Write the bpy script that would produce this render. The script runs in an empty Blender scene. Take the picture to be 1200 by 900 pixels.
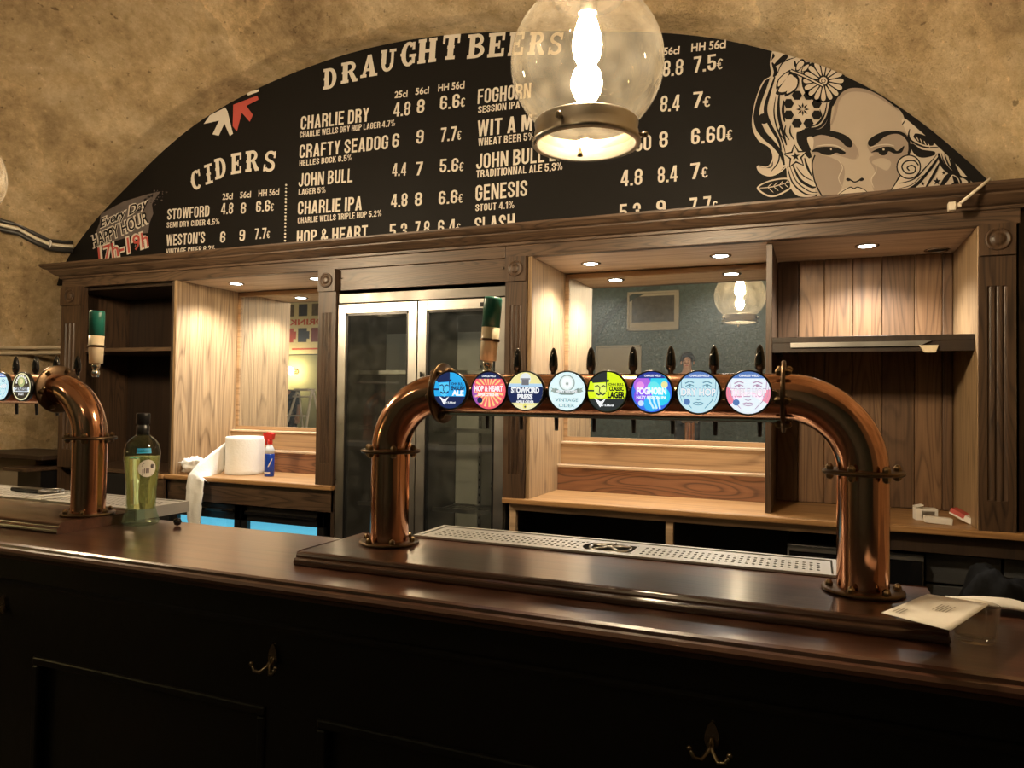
import bpy, bmesh, math, random
import numpy as np
from mathutils import Vector, Matrix, noise
from mathutils.geometry import tessellate_polygon

random.seed(7)
SC = bpy.context.scene
COL = SC.collection

# ---------------------------------------------------------------- camera, world, exposure
FPX, PCX, PCY = 854.0, 600.0, 450.0
CAM = np.array([0.0, 0.0, 1.5])
_vx = np.array([-1455 - PCX, 441 - PCY, FPX]); _vy = np.array([955 - PCX, 474 - PCY, FPX])
_ex = -_vx / np.linalg.norm(_vx); _ey = _vy / np.linalg.norm(_vy)
_ey = _ey - _ex * (_ex @ _ey); _ey /= np.linalg.norm(_ey)
_ez = np.cross(_ex, _ey)
if _ez[1] > 0: _ez = -_ez
RW = np.array([_ex, _ey, _ez])            # world = RW @ camera (x right, y down, z forward)
cam_d = bpy.data.cameras.new('camera'); cam_d.sensor_width = 36.0; cam_d.lens = FPX / 1200 * 36
cam_d.clip_start = 0.02; cam_d.clip_end = 60
cam = bpy.data.objects.new('camera', cam_d); COL.objects.link(cam)
_r, _u, _b = RW @ [1, 0, 0], RW @ [0, -1, 0], RW @ [0, 0, -1]
cam.matrix_world = Matrix(((_r[0], _u[0], _b[0], CAM[0]), (_r[1], _u[1], _b[1], CAM[1]),
                           (_r[2], _u[2], _b[2], CAM[2]), (0, 0, 0, 1)))
SC.camera = cam
SC.view_settings.view_transform = 'Standard'; SC.view_settings.look = 'None'
SC.view_settings.gamma = 1.0; SC.view_settings.use_curve_mapping = False
SC.view_settings.exposure = 0.0
w = bpy.data.worlds.new('dim_room'); SC.world = w; w.use_nodes = True
w.node_tree.nodes['Background'].inputs[0].default_value = (1.0, 0.85, 0.65, 1)
w.node_tree.nodes['Background'].inputs[1].default_value = 0.01
BULB = 1000.0          # pendant filament radiance
DOWN_W = 58.0          # niche downlight spot power
SCONCE = 150.0

def onY(px, py, Y):
    d = RW @ np.array([px - PCX, py - PCY, FPX]); p = CAM + d * (Y - CAM[1]) / d[1]
    return Vector(p)
def onZ(px, py, Z):
    d = RW @ np.array([px - PCX, py - PCY, FPX]); p = CAM + d * (Z - CAM[2]) / d[2]
    return Vector(p)

# ---------------------------------------------------------------- materials
def mat_new(name):
    m = bpy.data.materials.new(name); m.use_nodes = True
    return m, m.node_tree.nodes, m.node_tree.links, m.node_tree.nodes['Principled BSDF']
def plain(name, col, rough=0.5, metal=0.0, coat=0.0, bump=0.0, bscale=40.0, var=0.0, vscale=8.0):
    m, N, L, P = mat_new(name)
    P.inputs['Base Color'].default_value = (*col, 1); P.inputs['Roughness'].default_value = rough
    P.inputs['Metallic'].default_value = metal; P.inputs['Coat Weight'].default_value = coat
    tc = N.new('ShaderNodeTexCoord')
    nz = N.new('ShaderNodeTexNoise'); nz.inputs['Scale'].default_value = vscale; nz.inputs['Detail'].default_value = 5
    L.new(tc.outputs['Object'], nz.inputs['Vector'])
    v = var or 0.06
    mx = N.new('ShaderNodeMix'); mx.data_type = 'RGBA'
    mx.inputs[6].default_value = (*[c * (1 - v) for c in col], 1); mx.inputs[7].default_value = (*[min(1, c * (1 + v)) for c in col], 1)
    L.new(nz.outputs['Fac'], mx.inputs[0]); L.new(mx.outputs[2], P.inputs['Base Color'])
    if bump:
        n2 = N.new('ShaderNodeTexNoise'); n2.inputs['Scale'].default_value = bscale; n2.inputs['Detail'].default_value = 6
        L.new(tc.outputs['Object'], n2.inputs['Vector'])
        b = N.new('ShaderNodeBump'); b.inputs['Strength'].default_value = bump; b.inputs['Distance'].default_value = 0.01
        L.new(n2.outputs['Fac'], b.inputs['Height']); L.new(b.outputs['Normal'], P.inputs['Normal'])
    return m
def glow(name, col, s=1.0, base=None):
    m, N, L, P = mat_new(name)
    P.inputs['Base Color'].default_value = (*(base or [c * 0.5 for c in col]), 1)
    P.inputs['Emission Color'].default_value = (*col, 1); P.inputs['Emission Strength'].default_value = s
    P.inputs['Roughness'].default_value = 0.25
    return m
def wood(name, light, dark, axis='X', k=9.0, rough=0.45, coat=0.0, across=5.0, along=0.5, knots=0.0, bump=0.15, fibre=0.5):
    """contour lines of a stretched noise give the arched oak figure, a second very stretched noise the fibre"""
    m, N, L, P = mat_new(name)
    tc = N.new('ShaderNodeTexCoord'); mp = N.new('ShaderNodeMapping')
    sc = {'X': (along, across, across), 'Y': (across, along, across), 'Z': (across, across, along)}[axis]
    mp.inputs['Scale'].default_value = sc
    L.new(tc.outputs['Object'], mp.inputs['Vector'])
    n1 = N.new('ShaderNodeTexNoise'); n1.inputs['Scale'].default_value = 1.0; n1.inputs['Detail'].default_value = 1.5
    n1.inputs['Roughness'].default_value = 0.35
    L.new(mp.outputs['Vector'], n1.inputs['Vector'])
    mul = N.new('ShaderNodeMath'); mul.operation = 'MULTIPLY'; mul.inputs[1].default_value = k
    L.new(n1.outputs['Fac'], mul.inputs[0])
    fr = N.new('ShaderNodeMath'); fr.operation = 'FRACT'; L.new(mul.outputs[0], fr.inputs[0])
    r1 = N.new('ShaderNodeValToRGB'); e = r1.color_ramp.elements
    e[0].position = 0.0; e[0].color = (0.85, 0.85, 0.85, 1); e[1].position = 1.0; e[1].color = (0.85, 0.85, 0.85, 1)
    for ps, vl in ((0.35, 1.0), (0.68, 0.55), (0.80, 0.0), (0.88, 0.08)):
        x = e.new(ps); x.color = (vl, vl, vl, 1)
    L.new(fr.outputs[0], r1.inputs[0])
    mp2 = N.new('ShaderNodeMapping')
    fs = {'X': (3, 120, 120), 'Y': (120, 3, 120), 'Z': (120, 120, 3)}[axis]
    mp2.inputs['Scale'].default_value = fs; L.new(tc.outputs['Object'], mp2.inputs['Vector'])
    n2 = N.new('ShaderNodeTexNoise'); n2.inputs['Scale'].default_value = 1.0; n2.inputs['Detail'].default_value = 3
    L.new(mp2.outputs['Vector'], n2.inputs['Vector'])
    r2 = N.new('ShaderNodeMapRange'); r2.inputs[1].default_value = 0.36; r2.inputs[2].default_value = 0.62; L.new(n2.outputs['Fac'], r2.inputs[0])
    n4 = N.new('ShaderNodeTexNoise'); n4.inputs['Scale'].default_value = 0.35; n4.inputs['Detail'].default_value = 2
    L.new(mp2.outputs['Vector'], n4.inputs['Vector'])
    r4 = N.new('ShaderNodeMapRange'); r4.inputs[1].default_value = 0.35; r4.inputs[2].default_value = 0.65; L.new(n4.outputs['Fac'], r4.inputs[0])
    fb = N.new('ShaderNodeMix'); fb.data_type = 'FLOAT'; fb.inputs[0].default_value = 0.45; L.new(r2.outputs[0], fb.inputs[2]); L.new(r4.outputs[0], fb.inputs[3])
    mm = N.new('ShaderNodeMix'); mm.data_type = 'FLOAT'; mm.inputs[0].default_value = fibre
    L.new(r1.outputs['Color'], mm.inputs[2]); L.new(fb.outputs[0], mm.inputs[3])
    cr = N.new('ShaderNodeMix'); cr.data_type = 'RGBA'
    cr.inputs[6].default_value = (*dark, 1); cr.inputs[7].default_value = (*light, 1)
    L.new(mm.outputs[0], cr.inputs[0])
    out = cr.outputs[2]
    if knots:
        v = N.new('ShaderNodeTexVoronoi'); v.inputs['Scale'].default_value = 1.0
        mp3 = N.new('ShaderNodeMapping')
        mp3.inputs['Scale'].default_value = {'X': (2.5, 6, 6), 'Y': (6, 2.5, 6), 'Z': (6, 6, 3.0)}[axis]
        L.new(tc.outputs['Object'], mp3.inputs['Vector']); L.new(mp3.outputs['Vector'], v.inputs['Vector'])
        r3 = N.new('ShaderNodeValToRGB'); r3.color_ramp.elements[0].position = 0.04; r3.color_ramp.elements[0].color = (0.25, 0.25, 0.25, 1)
        r3.color_ramp.elements[1].position = 0.16
        L.new(v.outputs['Distance'], r3.inputs[0])
        kx = N.new('ShaderNodeMix'); kx.data_type = 'RGBA'; kx.blend_type = 'MULTIPLY'; kx.inputs[0].default_value = knots
        L.new(out, kx.inputs[6]); L.new(r3.outputs['Color'], kx.inputs[7]); out = kx.outputs[2]
    L.new(out, P.inputs['Base Color'])
    P.inputs['Roughness'].default_value = rough; P.inputs['Coat Weight'].default_value = coat; P.inputs['Coat Roughness'].default_value = 0.17
    b = N.new('ShaderNodeBump'); b.inputs['Strength'].default_value = bump; b.inputs['Distance'].default_value = 0.002
    L.new(mm.outputs[0], b.inputs['Height']); L.new(b.outputs['Normal'], P.inputs['Normal'])
    return m
def thin_glass(name, tint, refl=0.06, dust=0.0, dustcol=(0.8, 0.8, 0.8), blend=0.35, rough=0.02):
    m, N, L, P = mat_new(name); N.remove(P)
    out = N['Material Output']
    t = N.new('ShaderNodeBsdfTransparent'); t.inputs[0].default_value = (*tint, 1)
    g = N.new('ShaderNodeBsdfGlossy'); g.inputs['Roughness'].default_value = rough
    lw = N.new('ShaderNodeLayerWeight'); lw.inputs['Blend'].default_value = 0.5
    pw0 = N.new('ShaderNodeMath'); pw0.operation = 'POWER'; pw0.inputs[1].default_value = 4.0; L.new(lw.outputs['Facing'], pw0.inputs[0])
    ad = N.new('ShaderNodeMath'); ad.operation = 'MULTIPLY_ADD'; ad.inputs[1].default_value = 0.7; ad.inputs[2].default_value = refl + 0.03; ad.use_clamp = True
    L.new(pw0.outputs[0], ad.inputs[0])
    mx = N.new('ShaderNodeMixShader'); L.new(ad.outputs[0], mx.inputs[0]); L.new(t.outputs[0], mx.inputs[1]); L.new(g.outputs[0], mx.inputs[2])
    last = mx
    if dust:
        d = N.new('ShaderNodeBsdfDiffuse'); d.inputs[0].default_value = (*dustcol, 1)
        tr = N.new('ShaderNodeBsdfTranslucent'); tr.inputs[0].default_value = (*dustcol, 1)
        a = N.new('ShaderNodeAddShader'); L.new(d.outputs[0], a.inputs[0]); L.new(tr.outputs[0], a.inputs[1])
        tc = N.new('ShaderNodeTexCoord'); nz = N.new('ShaderNodeTexNoise'); nz.inputs['Scale'].default_value = 14; nz.inputs['Detail'].default_value = 6
        L.new(tc.outputs['Object'], nz.inputs['Vector'])
        pw = N.new('ShaderNodeMath'); pw.operation = 'POWER'; pw.inputs[1].default_value = 2.0; L.new(nz.outputs['Fac'], pw.inputs[0])
        ms = N.new('ShaderNodeMath'); ms.operation = 'MULTIPLY'; ms.inputs[1].default_value = dust * 4; L.new(pw.outputs[0], ms.inputs[0])
        m2 = N.new('ShaderNodeMixShader'); L.new(ms.outputs[0], m2.inputs[0]); L.new(mx.outputs[0], m2.inputs[1]); L.new(a.outputs[0], m2.inputs[2]); last = m2
    L.new(last.outputs[0], out.inputs['Surface'])
    return m
def stone():
    m, N, L, P = mat_new('vault_stone')
    tc = N.new('ShaderNodeTexCoord')
    def nse(s, d=6, r=0.6):
        n = N.new('ShaderNodeTexNoise'); n.inputs['Scale'].default_value = s; n.inputs['Detail'].default_value = d; n.inputs['Roughness'].default_value = r
        L.new(tc.outputs['Object'], n.inputs['Vector']); return n
    big, mid, fine = nse(1.3, 5), nse(4.0, 9, 0.72), nse(45, 4)
    rp = N.new('ShaderNodeValToRGB'); e = rp.color_ramp.elements
    e[0].position = 0.385; e[0].color = (0.27, 0.175, 0.083, 1); e[1].position = 0.63; e[1].color = (0.87, 0.70, 0.46, 1)
    x = e.new(0.5); x.color = (0.58, 0.42, 0.225, 1)
    ad = N.new('ShaderNodeMix'); ad.data_type = 'FLOAT'; ad.inputs[0].default_value = 0.6
    gr = nse(18, 8, 0.75); a2 = N.new('ShaderNodeMix'); a2.data_type = 'FLOAT'; a2.inputs[0].default_value = 0.42
    L.new(mid.outputs['Fac'], a2.inputs[2]); L.new(gr.outputs['Fac'], a2.inputs[3])
    L.new(big.outputs['Fac'], ad.inputs[2]); L.new(a2.outputs[0], ad.inputs[3]); L.new(ad.outputs[0], rp.inputs[0])
    # pale worn joints between rough blocks
    wob = N.new('ShaderNodeMix'); wob.data_type = 'RGBA'; wob.blend_type = 'LINEAR_LIGHT'; wob.inputs[0].default_value = 0.075
    L.new(tc.outputs['Object'], wob.inputs[6]); L.new(mid.outputs['Color'], wob.inputs[7])
    vo = N.new('ShaderNodeTexVoronoi'); vo.feature = 'DISTANCE_TO_EDGE'; vo.inputs['Scale'].default_value = 1.7; L.new(wob.outputs[2], vo.inputs['Vector'])
    vr = N.new('ShaderNodeMapRange'); vr.inputs[1].default_value = 0.0; vr.inputs[2].default_value = 0.13; vr.inputs[3].default_value = 1.14; vr.inputs[4].default_value = 1.0; L.new(vo.outputs['Distance'], vr.inputs[0])
    vc = N.new('ShaderNodeTexVoronoi'); vc.inputs['Scale'].default_value = 1.7; L.new(wob.outputs[2], vc.inputs['Vector'])
    hs = N.new('ShaderNodeSeparateColor'); L.new(vc.outputs['Color'], hs.inputs[0])
    hr = N.new('ShaderNodeMapRange'); hr.inputs[3].default_value = 0.84; hr.inputs[4].default_value = 1.12; L.new(hs.outputs[0], hr.inputs[0])
    fk = N.new('ShaderNodeMapRange'); fk.inputs[1].default_value = 0.62; fk.inputs[2].default_value = 0.70; fk.inputs[3].default_value = 1.0; fk.inputs[4].default_value = 1.25; L.new(fine.outputs['Fac'], fk.inputs[0])
    p1_ = N.new('ShaderNodeMath'); p1_.operation = 'MULTIPLY'; L.new(vr.outputs[0], p1_.inputs[0]); L.new(hr.outputs[0], p1_.inputs[1])
    p2_ = N.new('ShaderNodeMath'); p2_.operation = 'MULTIPLY'; L.new(p1_.outputs[0], p2_.inputs[0]); L.new(fk.outputs[0], p2_.inputs[1])
    mu = N.new('ShaderNodeVectorMath'); mu.operation = 'SCALE'; L.new(rp.outputs['Color'], mu.inputs[0]); L.new(p2_.outputs[0], mu.inputs['Scale'])
    # dark pits
    pt = N.new('ShaderNodeValToRGB'); pt.color_ramp.elements[0].position = 0.27; pt.color_ramp.elements[0].color = (0.3, 0.25, 0.2, 1); pt.color_ramp.elements[1].position = 0.33
    pit = nse(22, 3, 0.5); L.new(pit.outputs['Fac'], pt.inputs[0])
    m3 = N.new('ShaderNodeMix'); m3.data_type = 'RGBA'; m3.blend_type = 'MULTIPLY'; m3.inputs[0].default_value = 0.75
    L.new(mu.outputs[0], m3.inputs[6]); L.new(pt.outputs['Color'], m3.inputs[7])
    L.new(m3.outputs[2], P.inputs['Base Color']); P.inputs['Roughness'].default_value = 0.9
    b1 = N.new('ShaderNodeBump'); b1.inputs['Strength'].default_value = 1.0; b1.inputs['Distance'].default_value = 0.11
    L.new(mid.outputs['Fac'], b1.inputs['Height'])
    b2 = N.new('ShaderNodeBump'); b2.inputs['Strength'].default_value = 0.9; b2.inputs['Distance'].default_value = 0.02
    L.new(gr.outputs['Fac'], b2.inputs['Height']); L.new(b1.outputs['Normal'], b2.inputs['Normal'])
    L.new(b2.outputs['Normal'], P.inputs['Normal'])
    return m
def copper(name, a, b, rough):
    m, N, L, P = mat_new(name)
    P.inputs['Metallic'].default_value = 1.0
    tc = N.new('ShaderNodeTexCoord'); nz = N.new('ShaderNodeTexNoise'); nz.inputs['Scale'].default_value = 9; nz.inputs['Detail'].default_value = 6
    L.new(tc.outputs['Object'], nz.inputs['Vector'])
    mx = N.new('ShaderNodeMix'); mx.data_type = 'RGBA'; mx.inputs[6].default_value = (*a, 1); mx.inputs[7].default_value = (*b, 1)
    L.new(nz.outputs['Fac'], mx.inputs[0]); L.new(mx.outputs[2], P.inputs['Base Color'])
    mr = N.new('ShaderNodeMapRange'); mr.inputs[3].default_value = rough * 0.6; mr.inputs[4].default_value = rough * 1.5
    L.new(nz.outputs['Fac'], mr.inputs[0]); L.new(mr.outputs[0], P.inputs['Roughness'])
    return m

M = {}
M['stone'] = stone()
M['oak_lit'] = wood('oak_panel_lit', (0.40, 0.27, 0.145), (0.115, 0.066, 0.030), 'Z', 22, 0.5, across=5.0, along=0.42, fibre=0.58)  # same oak as the fascia, its colour paler as under the downlights
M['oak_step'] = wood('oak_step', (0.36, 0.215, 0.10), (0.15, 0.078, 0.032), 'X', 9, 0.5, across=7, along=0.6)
M['oak_tread_lit'] = wood('oak_tread_lit', (0.62, 0.47, 0.31), (0.36, 0.25, 0.15), 'X', 9, 0.25, coat=1.0, across=7, along=0.6)  # step oak lightened so the colour carries the white glare on the treads
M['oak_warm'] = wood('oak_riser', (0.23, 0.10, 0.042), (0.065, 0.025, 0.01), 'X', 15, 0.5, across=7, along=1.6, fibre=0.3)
M['oak_counter'] = wood('oak_counter', (0.42, 0.235, 0.095), (0.20, 0.10, 0.038), 'X', 8, 0.42, across=7, along=0.4)
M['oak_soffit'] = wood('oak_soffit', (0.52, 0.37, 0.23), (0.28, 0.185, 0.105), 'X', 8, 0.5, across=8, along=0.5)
M['oak_dark'] = wood('dark_oak', (0.105, 0.063, 0.037), (0.018, 0.010, 0.006), 'X', 20, 0.40, across=11, along=1.0, fibre=0.42)
M['oak_dark_z'] = wood('dark_oak_upright', (0.085, 0.048, 0.026), (0.018, 0.010, 0.006), 'Z', 18, 0.42, across=9, along=0.9, fibre=0.45)
M['oak_black'] = wood('black_brown_oak', (0.040, 0.023, 0.013), (0.014, 0.008, 0.005), 'Z', 8, 0.5, across=5, along=0.5)
M['pine'] = wood('pine_plank', (0.25, 0.14, 0.07), (0.085, 0.043, 0.02), 'Z', 16, 0.5, across=8, along=0.8, knots=0.9, fibre=0.5)
M['pine2'] = wood('pine_plank_dark', (0.17, 0.095, 0.05), (0.065, 0.034, 0.017), 'Z', 16, 0.5, across=7, along=0.9, knots=0.9, fibre=0.5)
M['mahogany'] = wood('mahogany_top', (0.10, 0.042, 0.026), (0.04, 0.016, 0.010), 'X', 5, 0.30, coat=0.75, across=6, along=0.5, bump=0.10, fibre=0.55)
M['black_wood'] = plain('black_painted_wood', (0.0022, 0.0022, 0.0024), 0.36, bump=0.12, bscale=25)
M['black'] = plain('black_plastic', (0.008, 0.008, 0.009), 0.3)
M['gloss_black'] = plain('gloss_black', (0.006, 0.006, 0.007), 0.12, coat=0.5)
M['matt_black'] = plain('matt_black', (0.004, 0.004, 0.004), 0.8)
M['board'] = plain('menu_board_black', (0.0075, 0.0065, 0.006), 0.6); M['board'].node_tree.nodes['Principled BSDF'].inputs['Specular IOR Level'].default_value = 0.18
M['copper'] = copper('polished_copper', (0.78, 0.44, 0.30), (0.62, 0.31, 0.19), 0.13)
M['bronze'] = copper('aged_bronze', (0.16, 0.105, 0.06), (0.07, 0.045, 0.028), 0.36)
M['brass'] = copper('bolt_brass', (0.30, 0.21, 0.12), (0.16, 0.11, 0.06), 0.3)
M['steel'] = copper('brushed_steel', (0.62, 0.60, 0.56), (0.52, 0.50, 0.47), 0.32)
M['tray_steel'] = plain('worn_tray_steel', (0.52, 0.51, 0.49), 0.42, 0.55)
M['nickel'] = copper('aged_nickel', (0.52, 0.48, 0.41), (0.38, 0.35, 0.29), 0.3)
M['chrome'] = copper('chrome', (0.75, 0.74, 0.72), (0.65, 0.64, 0.62), 0.12)
M['darksteel'] = copper('dark_steel', (0.20, 0.19, 0.175), (0.15, 0.14, 0.13), 0.4)
M['antique'] = copper('antique_nickel', (0.36, 0.30, 0.22), (0.24, 0.20, 0.15), 0.25)
M['white'] = plain('white_paper', (0.72, 0.70, 0.66), 0.8, var=0.03)
M['paper'] = plain('cream_paper', (0.82, 0.78, 0.70), 0.7, var=0.05)
M['tissue'] = plain('paper_tissue', (0.80, 0.80, 0.77), 0.9, bump=0.3, bscale=60)
M['cream'] = plain('cream_print', (0.66, 0.61, 0.54), 0.6)
M['red_print'] = plain('red_print', (0.46, 0.075, 0.06), 0.6)
M['grey_print'] = plain('grey_print', (0.115, 0.095, 0.09), 0.6, var=0.3, vscale=20)
M['skin_print'] = plain('tan_print', (0.40, 0.33, 0.26), 0.6)
M['skin_print2'] = plain('tan_shade_print', (0.29, 0.23, 0.185), 0.6)
M['hair_print'] = plain('pale_print', (0.52, 0.45, 0.37), 0.6)
M['green_tip'] = plain('green_paint', (0.015, 0.14, 0.105), 0.35)
M['pale_wood'] = wood('pale_handle_wood', (0.84, 0.72, 0.52), (0.70, 0.57, 0.38), 'Z', 5, 0.4)
M['concrete'] = plain('grey_block', (0.045, 0.048, 0.052), 0.85, bump=0.3, bscale=60)
M['bag'] = plain('black_sack', (0.0022, 0.0022, 0.0022), 0.85, bump=0.3, bscale=20); M['bag'].node_tree.nodes['Principled BSDF'].inputs['Specular IOR Level'].default_value = 0.15
M['cable_w'] = plain('white_cable', (0.65, 0.58, 0.46), 0.5)
M['cable_b'] = plain('dark_cable', (0.03, 0.028, 0.026), 0.4)
M['conduit'] = plain('cream_trunking', (0.50, 0.42, 0.30), 0.5)
def mirror_mat():
    m, N, L, P = mat_new('mirror_silver'); N.remove(P)
    g = N.new('ShaderNodeBsdfGlossy'); g.inputs['Color'].default_value = (0.84, 0.86, 0.85, 1); g.inputs['Roughness'].default_value = 0.012
    d = N.new('ShaderNodeBsdfDiffuse'); d.inputs['Color'].default_value = (0.62, 0.68, 0.68, 1)
    tc = N.new('ShaderNodeTexCoord'); nz = N.new('ShaderNodeTexNoise'); nz.inputs['Scale'].default_value = 110; nz.inputs['Detail'].default_value = 5; nz.inputs['Roughness'].default_value = 0.8
    L.new(tc.outputs['Object'], nz.inputs['Vector'])
    mr = N.new('ShaderNodeMapRange'); mr.inputs[1].default_value = 0.42; mr.inputs[2].default_value = 0.75; mr.inputs[3].default_value = 0.006; mr.inputs[4].default_value = 0.085
    L.new(nz.outputs['Fac'], mr.inputs[0])
    x = N.new('ShaderNodeMixShader'); L.new(mr.outputs[0], x.inputs[0]); L.new(g.outputs[0], x.inputs[1]); L.new(d.outputs[0], x.inputs[2])
    L.new(x.outputs[0], N['Material Output'].inputs['Surface']); return m
M['mirror'] = mirror_mat()
M['glass_globe'] = thin_glass('smoked_globe_glass', (0.86, 0.79, 0.66), 0.03, 0.0032, (0.78, 0.68, 0.50))
M['glass_lens'] = thin_glass('mottled_lens_glass', (0.9, 0.85, 0.72), 0.05, 0.010, (0.8, 0.7, 0.5), rough=0.15)
M['glass_bulb'] = thin_glass('clear_glass', (0.97, 0.95, 0.9), 0.02)
M['glass_fridge'] = thin_glass('fridge_glass', (0.80, 0.82, 0.80), 0.07, 0.012)
M['glass_clear'] = thin_glass('bottle_glass', (0.78, 0.86, 0.76), 0.05)
M['glass_foot'] = 0
def solid_glass(name, col, ior, rough=0.0, haze=None):
    m, N, L, P = mat_new(name); P.inputs['Base Color'].default_value = (*col, 1); P.inputs['Transmission Weight'].default_value = 1.0
    P.inputs['IOR'].default_value = ior; P.inputs['Roughness'].default_value = rough
    if haze:
        d = N.new('ShaderNodeBsdfTranslucent'); d.inputs[0].default_value = (*haze, 1); d2 = N.new('ShaderNodeBsdfDiffuse'); d2.inputs[0].default_value = (*haze, 1)
        a = N.new('ShaderNodeAddShader'); L.new(d.outputs[0], a.inputs[0]); L.new(d2.outputs[0], a.inputs[1])
        x = N.new('ShaderNodeMixShader'); x.inputs[0].default_value = 0.13; L.new(P.outputs[0], x.inputs[1]); L.new(a.outputs[0], x.inputs[2]); L.new(x.outputs[0], N['Material Output'].inputs['Surface'])
    return m
M['liquid'] = solid_glass('pale_spirit', (0.93, 0.94, 0.62), 1.36, 0.02, (0.68, 0.66, 0.34))
M['glass_foot'] = thin_glass('thick_bottle_glass', (0.74, 0.88, 0.76), 0.12, 0.03, (0.6, 0.75, 0.6))
M['blue_liquid'] = plain('blue_cleaner', (0.01, 0.05, 0.38), 0.25)
M['spray_clear'] = plain('clear_plastic', (0.55, 0.60, 0.66), 0.2)
M['red_plastic'] = plain('red_plastic', (0.62, 0.03, 0.03), 0.35)
M['fridge_in'] = plain('fridge_interior', (0.80, 0.78, 0.70), 0.45)
M['filament'] = glow('filament_glow', (1.0, 0.84, 0.64), BULB)
M['filament_far'] = glow('filament_glow_far', (1.0, 0.78, 0.52), BULB * 0.28)  # weaker glow for the added room pendants
M['down_lens'] = glow('downlight_lens', (0.93, 1.0, 0.97), 22)
M['sconce_bulb'] = glow('sconce_glow', (1.0, 0.72, 0.30), SCONCE)
M['fridge_blue'] = glow('fridge_blue_light', (0.12, 0.55, 0.85), 1.0)
M['fridge_fill'] = glow('fridge_fill_strip', (1.0, 0.95, 0.80), 6.0)  # glow of the strips added inside the fridge
M['teal_wall'] = plain('teal_wall', (0.042, 0.078, 0.078), 0.45, bump=0.6, bscale=30, var=0.7, vscale=16)
M['sconce_lit_wall'] = plain('sconce_lit_wall', (0.22, 0.24, 0.17), 0.7, bump=0.3, bscale=12, var=0.2, vscale=4)
M['plaster'] = plain('room_plaster', (0.30, 0.24, 0.16), 0.9, bump=0.3, bscale=6, var=0.2, vscale=3)
M['floor'] = plain('dark_floor', (0.05, 0.04, 0.033), 0.5, bump=0.2, bscale=15)
M['skin'] = plain('skin', (0.55, 0.32, 0.22), 0.5)
M['hair'] = plain('dark_hair', (0.015, 0.011, 0.009), 0.5, bump=0.4, bscale=120)
M['shirt'] = plain('dark_green_shirt', (0.03, 0.05, 0.045), 0.8)
M['shirt2'] = plain('black_shirt', (0.012, 0.012, 0.013), 0.8)
M['denim'] = plain('dark_trousers', (0.02, 0.022, 0.03), 0.8)
M['photo_grey'] = plain('old_photo', (0.06, 0.06, 0.055), 0.5, var=0.9, vscale=14)
M['mount'] = plain('picture_mount', (0.36, 0.33, 0.26), 0.6)

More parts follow.
